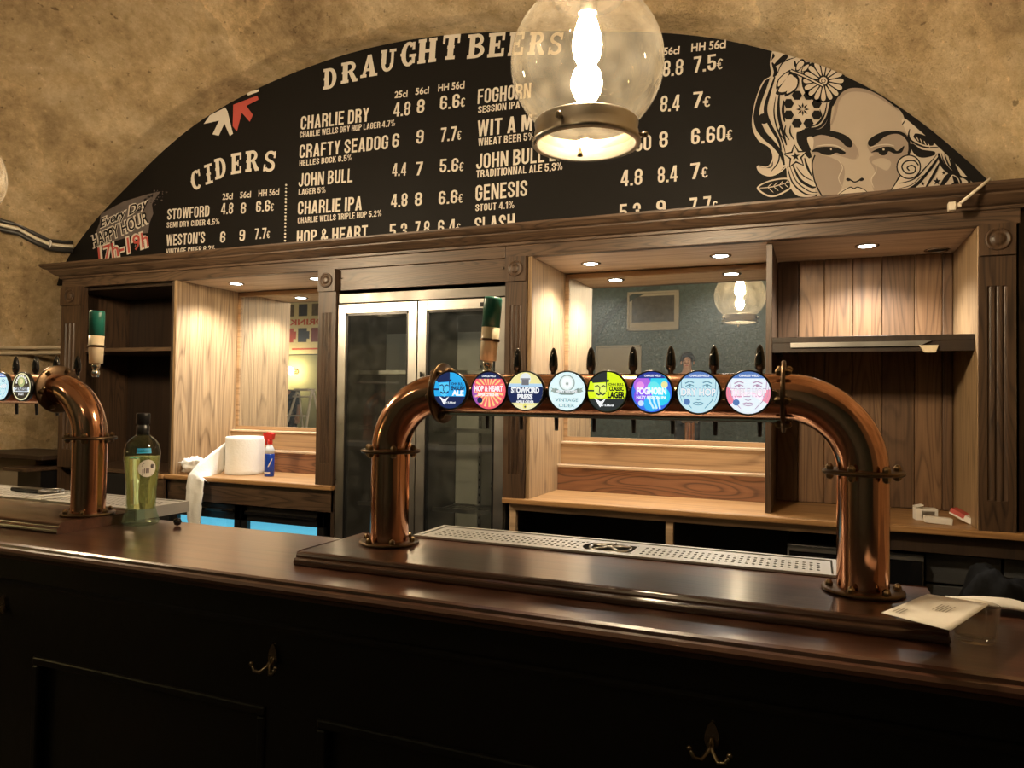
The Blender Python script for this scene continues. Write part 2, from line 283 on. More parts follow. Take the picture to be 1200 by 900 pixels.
# ---------------------------------------------------------------- mesh builder
ROOTLOC = {}
def rootloc(o):
    while o is not None and o.parent is not None: o = o.parent
    return ROOTLOC.get(o.name, Vector((0, 0, 0))) if o is not None else Vector((0, 0, 0))
class MB:
    def __init__(s): s.v = []; s.f = []; s.m = []; s.sm = []; s.uv = None
    def add(s, vs, fs, mi=0, smooth=False):
        b = len(s.v); s.v += [Vector(p) for p in vs]
        for f in fs: s.f.append([b + i for i in f]); s.m.append(mi); s.sm.append(smooth)
        return s
    def box(s, a, b, mi=0):
        x0, y0, z0 = [min(p, q) for p, q in zip(a, b)]; x1, y1, z1 = [max(p, q) for p, q in zip(a, b)]
        v = [(x0, y0, z0), (x1, y0, z0), (x1, y1, z0), (x0, y1, z0), (x0, y0, z1), (x1, y0, z1), (x1, y1, z1), (x0, y1, z1)]
        return s.add(v, [(0, 3, 2, 1), (4, 5, 6, 7), (0, 1, 5, 4), (1, 2, 6, 5), (2, 3, 7, 6), (3, 0, 4, 7)], mi)
    def prism(s, poly, off, mi=0, smooth=False):
        """polygon (3d points) extruded by vector off"""
        n = len(poly); off = Vector(off); p = [Vector(q) for q in poly]
        tris = tessellate_polygon([p])
        s.add(p + [q + off for q in p], [tuple(t) for t in tris] + [tuple(i + n for i in reversed(t)) for t in tris], mi)
        b = len(s.v) - 2 * n
        for i in range(n):
            j = (i + 1) % n; s.f.append([b + i, b + j, b + n + j, b + n + i]); s.m.append(mi); s.sm.append(smooth)
        return s
    def poly(s, pts, mi=0):
        p = [Vector(q) for q in pts]
        return s.add(p, [tuple(t) for t in tessellate_polygon([p])], mi)
    def lathe(s, prof, o=(0, 0, 0), axis='Z', n=32, mi=0, smooth=True, cap=True, d=None):
        """prof: (radius, height) list turned round an axis through o"""
        if d is None: d = {'X': Vector((1, 0, 0)), 'Y': Vector((0, 1, 0)), 'Z': Vector((0, 0, 1))}[axis]
        d = Vector(d).normalized(); a = d.orthogonal().normalized(); c = d.cross(a); o = Vector(o)
        vs = [o + d * h + (a * math.cos(2 * math.pi * k / n) + c * math.sin(2 * math.pi * k / n)) * r for r, h in prof for k in range(n)]
        fs = []
        for i in range(len(prof) - 1):
            for k in range(n):
                q = (k + 1) % n; fs.append((i * n + k, i * n + q, (i + 1) * n + q, (i + 1) * n + k))
        s.add(vs, fs, mi, smooth)
        if cap:
            b = len(s.v) - len(vs)
            for i, rev in ((0, True), (len(prof) - 1, False)):
                if prof[i][0] > 1e-5:
                    ring = [b + i * n + k for k in range(n)]
                    s.f.append(ring[::-1] if rev else ring); s.m.append(mi); s.sm.append(False)
        return s
    def tube(s, pts, r, n=12, mi=0, cap=True, flat=None):
        pts = [Vector(p) for p in pts]; rs = r if isinstance(r, (list, tuple)) else [r] * len(pts)
        t0 = (pts[1] - pts[0]).normalized(); a = t0.orthogonal().normalized(); vs = []; L_ = len(pts)
        for i, p in enumerate(pts):
            t = (pts[min(i + 1, L_ - 1)] - pts[max(i - 1, 0)]).normalized()
            a = (a - t * a.dot(t)).normalized(); c = t.cross(a)
            for k in range(n):
                q = 2 * math.pi * k / n; vs.append(p + (a * math.cos(q) + c * math.sin(q)) * rs[i])
        fs = [(i * n + k, i * n + (k + 1) % n, (i + 1) * n + (k + 1) % n, (i + 1) * n + k) for i in range(L_ - 1) for k in range(n)]
        s.add(vs, fs, mi, True)
        if cap:
            b = len(s.v) - len(vs)
            s.f.append([b + k for k in range(n)][::-1]); s.m.append(mi); s.sm.append(False)
            s.f.append([b + (L_ - 1) * n + k for k in range(n)]); s.m.append(mi); s.sm.append(False)
        return s
    def grid(s, rows, mi=0, smooth=True, close=False):
        n = len(rows[0]); vs = [p for r in rows for p in r]; fs = []
        for i in range(len(rows) - 1):
            for k in range(n if close else n - 1):
                q = (k + 1) % n; fs.append((i * n + k, i * n + q, (i + 1) * n + q, (i + 1) * n + k))
        return s.add(vs, fs, mi, smooth)
    def build(s, name, mats, parent=None, bevel=0.0, loc=None, solid=0.0, subsurf=0):
        mats = mats if isinstance(mats, (list, tuple)) else [mats]
        off = rootloc(parent) if parent is not None else Vector(loc or (0, 0, 0))
        me = bpy.data.meshes.new(name); me.from_pydata([tuple(p - off) for p in s.v], [], s.f)
        for m in mats: me.materials.append(m)
        me.polygons.foreach_set('material_index', s.m); me.polygons.foreach_set('use_smooth', s.sm); me.update()
        if s.uv:
            lay = me.uv_layers.new(name='UVMap')
            for lp in me.loops: lay.data[lp.index].uv = s.uv[lp.vertex_index]
        o = bpy.data.objects.new(name, me); COL.objects.link(o)
        if parent is not None: o.parent = parent
        else: o.location = off; ROOTLOC[o.name] = off
        if bevel:
            b = o.modifiers.new('bevel', 'BEVEL'); b.width = bevel; b.segments = 2; b.limit_method = 'ANGLE'; b.harden_normals = False
        if solid:
            b = o.modifiers.new('solid', 'SOLIDIFY'); b.thickness = solid
        if subsurf:
            b = o.modifiers.new('sub', 'SUBSURF'); b.levels = subsurf; b.render_levels = subsurf
        return o
def fixn(o):
    bm = bmesh.new(); bm.from_mesh(o.data); bmesh.ops.recalc_face_normals(bm, faces=bm.faces); bm.to_mesh(o.data); bm.free(); return o
def tag(o, label=None, cat=None, group=None, kind=None):
    if label: o['label'] = label
    if cat: o['category'] = cat
    if group: o['group'] = group
    if kind: o['kind'] = kind
    return o
def thing(name, label, cat, loc, group=None):
    o = bpy.data.objects.new(name, None); COL.objects.link(o); o.location = loc; o.empty_display_size = 0.05
    ROOTLOC[o.name] = Vector(loc); return tag(o, label, cat, group)
def struct(name, mb, m, bevel=0.0):
    return tag(mb.build(name, m, bevel=bevel), kind='structure')
def lab(o, label): o['label'] = label; return o
def B(a, b): return MB().box(a, b)

# ---------------------------------------------------------------- lettering
_tc = {}
def glyph_mesh(s, bold=0.0):
    key = (s, bold)
    if key in _tc: return _tc[key]
    cu = bpy.data.curves.new('t', 'FONT'); cu.body = s; cu.size = 1.0; cu.offset = bold; cu.resolution_u = 3; cu.fill_mode = 'FRONT'
    ob = bpy.data.objects.new('t', cu); COL.objects.link(ob)
    bpy.context.view_layer.update()
    me = bpy.data.meshes.new_from_object(ob.evaluated_get(bpy.context.evaluated_depsgraph_get()))
    vs = [tuple(v.co) for v in me.vertices]; fs = [tuple(p.vertices) for p in me.polygons]
    bpy.data.objects.remove(ob); bpy.data.curves.remove(cu); bpy.data.meshes.remove(me)
    _tc[key] = (vs, fs); return vs, fs
_hv = glyph_mesh('H')[0]; CAPH = max(v[1] for v in _hv) - min(v[1] for v in _hv)
def text(mb, s, O, U, V, mi=0, bold=0.02, shear=0.0, arc=0.0):
    """string set so that its width is the vector U from O and its cap height the vector V"""
    vs, fs = glyph_mesh(s, bold)
    if not vs: return
    x0 = min(v[0] for v in vs); x1 = max(v[0] for v in vs); O, U, V = Vector(O), Vector(U), Vector(V); W = (x1 - x0) or 1
    out = []
    for x, y, z in vs:
        t = (x - x0) / W; q = y / CAPH
        out.append(O + U * (t + shear * q) + V * (q + arc * 4 * t * (1 - t)))
    mb.add(out, fs, mi)

# ================================================================ SETTING
YB = 3.75                                      # plane of the arched menu board
ARC = [(-5.5, 0), (-5.5, 0.8), (-5.46, 1.5), (-5.38, 2.0), (-5.30, 2.28), (-5.181, 2.506), (-4.9, 2.77), (-4.576, 2.994), (-4.22, 3.22), (-3.862, 3.392), (-3.4, 3.53), (-2.909, 3.617), (-2.5, 3.65),
       (-2.138, 3.643), (-1.8, 3.61), (-1.485, 3.559), (-1.1, 3.49), (-0.723, 3.411), (-0.45, 3.33), (-0.219, 3.234), (-0.02, 3.138), (0.162, 3.026), (0.31, 2.91), (0.444, 2.785), (0.58, 2.64), (0.709, 2.484),
       (0.86, 2.25), (0.95, 2.0), (1.02, 1.5), (1.05, 0.8), (1.05, 0)]
def resample(P, n):
    P = [Vector((p[0], 0, p[1])) for p in P]; d = [0]
    for a, b in zip(P, P[1:]): d.append(d[-1] + (b - a).length)
    out = []
    for i in range(n):
        t = d[-1] * i / (n - 1); k = max(j for j in range(len(d)) if d[j] <= t + 1e-9); k = min(k, len(P) - 2)
        q = (t - d[k]) / (d[k + 1] - d[k]); a, b = P[k], P[k + 1]
        p0 = P[max(k - 1, 0)]; p3 = P[min(k + 2, len(P) - 1)]
        m1 = (b - p0) * 0.5; m2 = (p3 - a) * 0.5
        out.append((a * (2 * q**3 - 3 * q * q + 1) + m1 * (q**3 - 2 * q * q + q) + b * (-2 * q**3 + 3 * q * q) + m2 * (q**3 - q * q), t))
    return out
AR = resample(ARC, 150)
VC = Vector((-2.3, 0, 1.6))
S_ = [(-0.5, 0.0), (0.0, 0.0), (0.06, 0.004), (0.13, 0.010), (0.20, 0.022), (0.27, 0.07), (0.38, 0.17), (0.5, 0.28), (0.7, 0.42), (0.95, 0.56), (1.3, 0.72), (1.7, 0.87), (2.2, 1.0), (2.7, 1.08), (3.2, 1.1)]
def vault_point(p, s, out):
    r = Vector((p.x - VC.x, 0, max(0.0, p.z - VC.z))); r.normalize()
    q = Vector((p.x, YB - s, p.z)) + r * out
    a = min(1.0, max(0.0, s / 0.12))
    nz = noise.noise(q * 1.4) * 0.055 + noise.noise(q * 5) * 0.016 + noise.noise(q * 13) * 0.006
    return q + r * nz * a
vm = MB(); vm.uv = []
rows = []; L_ = 0
for i, (s, o) in enumerate(S_):
    if i: L_ += math.hypot(s - S_[i - 1][0], o - S_[i - 1][1])
    rows.append([vault_point(p, s, o) for p, t in AR]); vm.uv += [(L_, t) for p, t in AR]
# finer in the outward direction
fine = []; fuv = []
n = len(AR)
for i in range(len(rows) - 1):
    for k in range(4):
        t = k / 4; fine.append([a.lerp(b, t) + Vector((0, 0, 0)) for a, b in zip(rows[i], rows[i + 1])])
        fuv += [(vm.uv[i * n + j][0] * (1 - t) + vm.uv[(i + 1) * n + j][0] * t, vm.uv[i * n + j][1]) for j in range(n)]
fine.append(rows[-1]); fuv += vm.uv[-n:]
for r in fine[4:]:
    for p in r:
        e = noise.noise(p * 7) * 0.010 + noise.noise(p * 16) * 0.005
        r_ = Vector((p.x - VC.x, 0, p.z - VC.z)).normalized(); p += r_ * e * min(1, max(0, (YB - p.y - 0.02) / 0.1))
vm.uv = fuv; vm.grid(fine)
struct('ceiling', vm, M['stone'])
# wall round the mouth of the vault on the room side, and the room beyond, seen only in mirrors and glass
XL, XR, YF, ZT = -11.0, 4.0, -3.0, 4.6
mouth = rows[-1]; YM = mouth[0].y; mm_ = MB(); outer = []
for p in mouth:
    d = Vector((p.x - VC.x, 0, p.z - 0.9)); ts = []
    if d.x > 1e-6: ts.append((XR - p.x) / d.x)
    if d.x < -1e-6: ts.append((XL - p.x) / d.x)
    if d.z > 1e-6: ts.append((ZT - p.z) / d.z)
    t = min(ts); q = p + d * t; q.z = max(q.z, 0); outer.append(q)
mm_.grid([mouth, outer], smooth=False)
struct('wall_arch', mm_, M['plaster'])
struct('floor', B((XL, YF, -0.05), (XR, 4.4, 0)), M['floor'])
struct('floor_raised', B((XL, YF, 0.0), (XR, -0.45, 0.5)), M['floor'])
struct('wall_front', B((XL, YF - 0.1, 0.5), (XR, YF, ZT)), M['teal_wall'])
struct('wall_lit_front', B((XL, YF, 0.5), (-6.0, YF + 0.03, 2.36)), M['sconce_lit_wall'])  # paler olive puts the sconces' greenish-yellow light into the wall colour
struct('wall_left', B((XL - 0.1, YF, 0), (XL, YM, ZT)), M['teal_wall'])
struct('wall_right', B((XR, YF, 0), (XR + 0.1, YM, ZT)), M['plaster'])
struct('ceiling_front', B((XL, YF, ZT), (XR, YM, ZT + 0.1)), M['plaster'])
struct('wall_back', B((-6.2, 4.20, 0), (1.6, 4.30, 3.9)), M['stone'])

# ================================================================ BACK BAR FURNITURE
P0 = 3.40; ZS = 2.225; YM_ = 3.95; ZC = 1.01
# cornice with its fascia, along the whole unit
prof = [(3.40, 2.283), (3.388, 2.286), (3.388, 2.298), (3.372, 2.303), (3.350, 2.322), (3.338, 2.333), (3.338, 2.340), (3.318, 2.346), (3.306, 2.356), (3.300, 2.366), (3.300, 2.376)]
t = thing('cornice', 'long dark oak cornice under the arched black menu board', 'cornice', (-2.0, P0, ZS))
c = MB(); XA, XE = -4.75, 1.25
def rowp(x, sgn): return [Vector((x + sgn * (3.40 - y), y, z)) for y, z in prof]
left = rowp(XA, -1); right = [Vector((XE, y, z)) for y, z in prof]
back = [Vector((p.x, 3.93, p.z)) for p in left]
top = lambda r: r + [Vector((r[-1].x, 3.93, r[-1].z))]
c.grid([[Vector((p.x, p.y, p.z)) for p in back], left, right], smooth=False)
c.add([back[-1], left[-1], right[-1], Vector((XE, 3.93, 2.376))], [(0, 1, 2, 3)])
c.add([right[0], *right[1:], Vector((XE, 3.93, 2.376)), Vector((XE, 3.93, 2.283))], [tuple(range(len(prof) + 2))])
fixn(c.build('crown_moulding', M['oak_dark'], t))
f = MB().box((XA, P0, ZS), (-1.46, P0 + 0.04, 2.285)); f.build('fascia_board', M['oak_dark'], t, 0.003)
f = MB().box((-1.457, P0 - 0.003, ZS), (0.745, P0 + 0.04, 2.285)); f.build('fascia_board', M['oak_dark'], t, 0.003)
f = MB().box((XA, P0 + 0.04, ZS), (XA + 0.03, 3.93, 2.285)); f.build('return_board', M['oak_dark'], t)

def pilaster(parent, x0, x1, z0=ZC, z1=ZS, y=P0 - 0.012, ros=True):
    d = 0.05; wd = x1 - x0
    b = MB(); zt = z1 - 0.125
    # fluted shaft: front outline with grooves swept between two heights, plain blocks above and below
    zf0, zf1 = z0 + 0.12, zt - 0.12; m = 0.2 * wd; k = 3; gw = (wd - 2 * m) / k; pts = [(x0, 0), (x0 + m, 0)]
    for i in range(k):
        a = x0 + m + i * gw; e = gw * 0.12
        for j in range(7):
            q = math.pi * j / 6; pts.append((a + e + (gw - 2 * e) * j / 6, math.sin(q) * 0.009))
    pts += [(x1, 0)]
    r0 = [Vector((px, y + py, zf0)) for px, py in pts]; r1 = [Vector((px, y + py, zf1)) for px, py in pts]
    b.grid([r0, r1], smooth=False)
    bk = [Vector((x1, y + d, zf0)), Vector((x0, y + d, zf0))]; bk1 = [Vector((x1, y + d, zf1)), Vector((x0, y + d, zf1))]
    b.add([r0[-1], bk[0], bk1[0], r1[-1]], [(0, 1, 2, 3)]); b.add([r0[0], bk[1], bk1[1], r1[0]], [(3, 2, 1, 0)])
    b.box((x0, y, z0), (x1, y + d, zf0)); b.box((x0, y, zf1), (x1, y + d, zt))
    o = b.build('pilaster', M['oak_dark_z'], parent)
    if ros:
        cx, cz = (x0 + x1) / 2, (zt + z1) / 2; h = 0.058
        r = MB().box((x0 + 0.002, y - 0.014, zt), (x1 - 0.002, y + d, z1))
        hw = min(h, wd / 2 - 0.006); yy = y - 0.014
        r.lathe([(hw * 0.80, 0), (hw * 0.78, 0.006), (hw * 0.66, 0.008), (hw * 0.6, 0.002), (hw * 0.42, 0.002), (hw * 0.38, 0.007), (hw * 0.2, 0.0085), (0.0005, 0.009)], (cx, yy, cz), d=(0, -1, 0), n=28)
        lab(r.build('rosette_block', M['oak_dark_z'], o), 'square block carved with a round rosette')
    return o

# -- far left open shelf unit
t = thing('shelf_unit', 'dark open shelf unit at the left end of the back bar', 'shelf unit', (-4.2, 3.65, 0))
pilaster(t, -4.735, -4.545)
B((-4.75, P0, 0), (-4.72, 3.93, ZS)).build('side_panel', M['oak_dark_z'], t, 0.002)
B((-3.745, P0 + 0.005, 0.9), (-3.725, 3.93, ZS)).build('side_panel', M['oak_black'], t, 0.002)
B((-4.72, 3.91, 0.3), (-3.745, 3.93, ZS)).build('back_panel', M['oak_black'], t)
B((-4.72, P0 + 0.05, ZS - 0.02), (-3.745, 3.91, ZS)).build('top_panel', M['oak_black'], t)
B((-4.72, P0 + 0.03, 1.785), (-3.745, 3.91, 1.81)).build('shelf', M['oak_dark'], t, 0.002)
B((-4.72, P0 + 0.02, 0.99), (-3.745, 3.91, 1.015)).build('shelf', M['oak_dark'], t, 0.002)
B((-4.545, P0 + 0.02, 0.30), (-3.745, P0 + 0.04, 0.985)).build('lower_door', M['matt_black'], t)

def downlight(x, y, label, on=True, power=DOWN_W):
    t = thing('downlight', label, 'spotlight', (x, y, ZS), 'downlights in the oak soffits')
    b = MB(); b.lathe([(0.037, -0.001), (0.037, -0.004), (0.048, -0.006), (0.053, -0.002), (0.053, 0.001), (0.037, 0.001), (0.037, -0.001)], (x, y, ZS), cap=False)
    b.build('bezel', M['antique'], t)
    l = MB(); l.lathe([(0.0375, -0.003), (0.02, -0.0045), (0.0005, -0.005)], (x, y, ZS), cap=False)
    l.build('lens', M['down_lens'] if on else M['black'], t)
    if on:
        ld = bpy.data.lights.new('spot', 'SPOT'); ld.energy = power; ld.color = (1.0, 0.94, 0.84); ld.spot_size = math.radians(140); ld.spot_blend = 0.7
        ld.shadow_soft_size = 0.03
        lo = bpy.data.objects.new('downlight_lamp', ld); COL.objects.link(lo); lo.parent = t; lo.location = (0, 0, -0.02)
    return t

def niche(label, x0, x1, left=True, right=False, lt=0.022, rx0=None):
    """mirrored display niche: side, soffit, mirror in a slim frame, two stepped shelves"""
    t = thing('display_niche', label, 'display niche', ((x0 + x1) / 2, 3.7, ZC))
    B((x0, P0 + 0.002, ZC), (x0 + lt, YM_, ZS)).build('side_panel', M['oak_lit'], t, 0.002)
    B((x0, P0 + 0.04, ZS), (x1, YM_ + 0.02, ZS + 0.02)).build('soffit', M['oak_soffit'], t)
    B((x0, YM_, ZC), (x1, YM_ + 0.02, ZS)).build('back_panel', M['oak_black'], t)
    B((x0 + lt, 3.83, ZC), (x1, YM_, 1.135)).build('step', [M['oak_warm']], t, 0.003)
    B((x0 + lt, 3.825, 1.135), (x1, YM_, 1.152)).build('step_tread', M['oak_tread_lit'], t, 0.004)
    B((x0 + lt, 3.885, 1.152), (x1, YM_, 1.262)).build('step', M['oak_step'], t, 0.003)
    B((x0 + lt, 3.880, 1.262), (x1, YM_, 1.277)).build('step_tread', M['oak_tread_lit'], t, 0.004)
    mz0, mz1 = 1.295, 2.195
    m = B((x0 + lt + 0.02, YM_ - 0.012, mz0), (x1 - 0.001, YM_ - 0.001, mz1))
    for v in m.v: v.y -= 0.0055 * (mz1 - v.z) / (mz1 - mz0)           # leans back a little
    m = m.build('mirror', M['mirror'], t)
    fr = MB(); y0, y1 = YM_ - 0.024, YM_ - 0.001
    fr.box((x0 + lt, y0, 1.277), (x1, y1, mz0 + 0.006)); fr.box((x0 + lt, y0, mz1 - 0.004), (x1, y1, ZS - 0.005))
    fr.box((x0 + lt, y0, mz0), (x0 + lt + 0.024, y1, mz1)); fr.box((x1 - 0.012, y0, mz0), (x1, y1, mz1))
    fr.build('mirror_frame', M['oak_step'], m, 0.002)
    return t
tl = niche('mirrored oak niche with a paper roll and spray bottle on its counter', -3.722, -2.50)
pilaster(tl, -2.605, -2.487)
B((-2.50, P0 + 0.03, ZC), (-2.487, YM_, ZS)).build('side_panel', M['oak_black'], tl)
tr = niche('wide mirrored oak niche behind the row of round tap badges', -1.335, -0.205)
downlight(-3.43, 3.62, 'lit downlight at the left of the soffit above the paper roll')
downlight(-2.80, 3.62, 'lit downlight beside the carved rosette left of the fridge')
downlight(-1.09, 3.68, 'lit downlight in the wide mirrored niche, left of its pair')
downlight(-0.43, 3.68, 'lit downlight in the wide mirrored niche, above the reflected globe lamp')
downlight(0.215, 3.66, 'lit downlight above the pine plank alcove')
downlight(0.52, 3.86, 'unlit downlight in the back corner of the pine plank alcove', False)

# -- fridge bay surround
t = thing('fridge_surround', 'dark oak header board and fluted post framing the double fridge', 'surround', (-1.95, 3.42, 0))
pilaster(t, -1.452, -1.337)
B((-2.487, P0 + 0.012, 2.105), (-1.452, P0 + 0.035, ZS)).build('header_board', M['oak_dark'], t, 0.002)
B((-1.452, P0 + 0.03, ZC), (-1.337, YM_, ZS)).build('side_panel', M['oak_black'], t)
B((-2.487, YM_ - 0.02, 0), (-1.452, YM_, ZS)).build('back_panel', M['matt_black'], t)
for x in (-2.465, -1.475):
    s = MB().lathe([(0.006, 0), (0.005, 0.004), (0.0005, 0.005)], (x, P0 + 0.012, 2.175), d=(0, -1, 0), n=12); s.build('screw_cap', M['chrome'], t)

# -- double door fridge
FX0, FX1, FY = -2.484, -1.455, 3.405; FM = -1.970
t = thing('double_fridge', 'tall steel fridge with two glass doors between dark oak posts', 'fridge', ((FX0 + FX1) / 2, 3.7, 0))
b = MB(); b.box((FX0, FY + 0.03, 0.1), (FX0 + 0.03, 3.92, 2.03)); b.box((FX1 - 0.03, FY + 0.03, 0.1), (FX1, 3.92, 2.03)); b.box((FX0, FY + 0.03, 2.0), (FX1, 3.92, 2.03)); b.box((FX0, FY + 0.03, 0.1), (FX1, 3.92, 0.2)); b.box((FX0, 3.88, 0.1), (FX1, 3.92, 2.03)); b.box((FX0, FY + 0.05, 0), (FX1, 3.9, 0.1))
b.build('cabinet_body', M['darksteel'], t)
B((FX0, FY + 0.003, 2.032), (FX1, FY + 0.06, 2.085)).build('top_grille', M['darksteel'], t, 0.002)
for x0, x1, lbl in ((FX0 + 0.003, FM - 0.003, 'l'), (FM + 0.003, FX1 - 0.003, 'r')):
    z0, z1, fw = 0.14, 2.026, 0.053
    d = MB(); d.box((x0, FY, z0), (x0 + fw, FY + 0.03, z1)); d.box((x1 - fw, FY, z0), (x1, FY + 0.03, z1)); d.box((x0 + fw, FY, z1 - fw), (x1 - fw, FY + 0.03, z1)); d.box((x0 + fw, FY, z0), (x1 - fw, FY + 0.03, z0 + 0.1))
    do = d.build('door', M['steel'], t, 0.002)
    B((x0 + fw, FY + 0.008, z0 + 0.1), (x1 - fw, FY + 0.011, z1 - fw)).build('door_glass', M['glass_fridge'], do)
    gk = MB(); gk.box((x0 + fw, FY + 0.004, z0 + 0.1), (x0 + fw + 0.012, FY + 0.028, z1 - fw)); gk.box((x1 - fw - 0.012, FY + 0.004, z0 + 0.1), (x1 - fw, FY + 0.028, z1 - fw)); gk.box((x0 + fw, FY + 0.004, z1 - fw - 0.012), (x1 - fw, FY + 0.028, z1 - fw))
    gk.build('door_gasket', M['black'], do)
    if lbl == 'r':
        B((x1 - 0.14, FY - 0.003, z1 - 0.045), (x1 - 0.075, FY, z1 - 0.022)).build('maker_plate', M['black'], do)
        k = MB().lathe([(0.009, 0), (0.009, 0.006), (0.005, 0.008)], (x0 + 0.03, FY, 1.63), d=(0, -1, 0), n=14); k.box((x0 + 0.028, FY - 0.02, 1.615), (x0 + 0.032, FY - 0.006, 1.645)); k.build('door_lock', M['black'], do)
    xi0, xi1 = (FX0 + 0.03, FM - 0.01) if lbl == 'l' else (FM + 0.01, FX1 - 0.03)
    B((xi0, 3.865, 0.2), (xi1, 3.879, 1.90)).build('inner_back', M['fridge_in'], t)
    B((xi0 + 0.05, 3.47, 1.985), (xi1 - 0.05, 3.49, 1.995)).build('inner_fill_strip', M['fridge_fill'], t)  # hidden glowing strip added to brighten the fridge interior
    for xx in (xi0 + 0.16, xi1 - 0.16):
        r = MB().box((xx - 0.009, 3.855, 0.25), (xx + 0.009, 3.864, 1.88)); 
        for q in range(36): r.box((xx - 0.003, 3.8535, 0.28 + q * 0.044), (xx + 0.003, 3.8549, 0.295 + q * 0.044), 1)
        r.build('shelf_rail', [M['steel'], M['matt_black']], t)
    for z in (0.42, 0.88, 1.32, 1.64):
        s = MB(); s.box((xi0, 3.585, z), (xi1, 3.592, z + 0.022)); s.box((xi0, 3.84, z), (xi1, 3.847, z + 0.012))
        for q in range(15):
            xx = xi0 + (xi1 - xi0) * (q + 0.5) / 15; s.box((xx - 0.0022, 3.59, z + 0.004), (xx + 0.0022, 3.845, z + 0.0085))
        s.build('wire_shelf', M['steel'], t)
    for q in range(4):
        for h in range(2):
            xx = (xi0 + xi1) / 2 + (q - 1.5) * 0.045 + 0.08
            B((xx - 0.017, 3.8585, 0.98 + h * 0.03), (xx + 0.017, 3.8645, 0.994 + h * 0.03)).build('vent_slot', M['matt_black'], t)
B((FM - 0.006, FY + 0.034, 0.2), (FM + 0.006, 3.86, 2.02)).build('centre_divider', M['darksteel'], t)

# -- pine alcove right of the wide niche
AX0, AX1 = -0.205, 0.60
t = thing('plank_alcove', 'alcove of knotty pine planks at the right of the back bar', 'alcove', (0.2, 3.7, ZC))
dv = B((AX0, P0 + 0.065, ZC), (AX0 + 0.027, YM_, ZS - 0.004)); dv.build('divider_board', M['oak_dark_z'], t, 0.002)
x = AX0 + 0.027; wds = [0.100, 0.120, 0.128, 0.130, 0.140, 0.115, 0.06]
for i, wd in enumerate(wds):
    x1 = min(x + wd, AX1)
    o = B((x + 0.001, YM_, ZC), (x1 - 0.001, YM_ + 0.02, ZS)).build('plank', M['pine'] if i in (1, 2, 3, 5) else M['pine2'], t, 0.004)
    x = x1
    if x >= AX1: break
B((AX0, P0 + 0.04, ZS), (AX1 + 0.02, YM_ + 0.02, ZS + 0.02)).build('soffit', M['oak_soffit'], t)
B((AX1, P0 + 0.002, ZC), (AX1 + 0.02, YM_, ZS)).build('side_panel', M['oak_lit'], t, 0.002)
pilaster(t, 0.602, 0.728)
sh = B((AX0 + 0.028, P0 + 0.055, 1.772), (AX1, YM_, 1.797)).build('shelf', M['oak_black'], t, 0.002)
B((AX0 + 0.028, P0 + 0.055, 1.728), (AX1, P0 + 0.073, 1.772)).build('front_lip', M['oak_black'], sh, 0.002)
st = MB().prism([(-0.10, P0 + 0.054, 1.771), (-0.10, P0 + 0.054, 1.750), (0.40, P0 + 0.054, 1.750), (0.445, P0 + 0.054, 1.771)], (0, -0.012, 0)); lab(st.build('light_strip', M['steel'], sh), 'thin metal light strip along the shelf front')
bk = MB().prism([(0.40, 3.456, 1.752), (0.47, 3.456, 1.752), (0.46, 3.456, 1.722), (0.42, 3.456, 1.722)], (0, -0.016, 0)); bk.build('bracket', M['pale_wood'], sh)
B((AX0 + 0.028, 3.72, 1.735), (AX0 + 0.055, 3.94, 1.772)).build('bearer', M['oak_black'], sh)
# end wall panel
t = tag(B((0.745, P0 + 0.03, ZC), (1.25, P0 + 0.06, 2.283)).build('end_panel', M['oak_dark_z'], bevel=0.002, loc=(1.0, 3.43, ZC)), 'dark oak end panel right of the pine alcove', 'panel')

# -- counters
def counter(label, x0, x1, y0=3.375, z=ZC):
    t = thing('back_counter', label, 'counter', ((x0 + x1) / 2, y0, z))
    B((x0, y0, z - 0.028), (x1, YM_ - 0.002, z)).build('worktop', M['oak_counter'], t, 0.006)
    return t
t = counter('oak back counter under the paper roll', -3.743, -2.487)
B((-3.93, 3.36, ZC - 0.028), (-3.743, 3.398, ZC)).build('front_lip', M['oak_counter'], t, 0.005)
B((-3.93, 3.375, 0.855), (-3.745, 3.397, 0.98)).build('apron_board', M['oak_dark'], t, 0.002)
B((-3.743, P0 + 0.008, 0.855), (-2.49, P0 + 0.03, 0.98)).build('apron_board', M['oak_dark'], t, 0.002)
B((-2.51, P0 + 0.008, 0.0), (-2.488, P0 + 0.4, 0.98)).build('end_support', M['oak_black'], t, 0.002)
t = counter('long oak back counter under the wide mirror and pine alcove', -1.452, 1.25)
B((-1.43, P0 + 0.025, 0.945), (0.1, P0 + 0.045, 0.981)).build('frame_rail', M['oak_soffit'], t, 0.002)
for x in (-1.43, -0.64):
    B((x, P0 + 0.03, 0.3), (x + 0.035, P0 + 0.06, 0.945)).build('frame_post', M['oak_soffit'], t, 0.002)
B((0.1, P0 + 0.025, 0.90), (1.25, P0 + 0.045, 0.981)).build('apron_board', M['oak_black'], t, 0.002)
B((-1.46, 3.88, 0.0), (1.25, 3.93, 0.98)).build('back_board', M['matt_black'], t)
# ledge at the far left on the stone
t = thing('stone_ledge', 'dark wooden ledge against the stone left of the shelf unit', 'ledge', (-5.2, 3.6, 1.0))
B((-5.75, 3.30, 1.055), (-4.76, 3.75, 1.085)).build('board', M['oak_black'], t, 0.004)
B((-5.00, 3.20, 0.985), (-4.76, 3.72, 1.008)).build('lower_board', M['oak_dark'], t, 0.004)
b = B((-5.0, 3.30, 0.0), (-4.77, 3.7, 0.985)); b.build('dark_cupboard', M['black'], t)
B((-5.6, 3.42, 0.0), (-5.0, 3.7, 1.055)).build('plinth', M['plaster'], t)

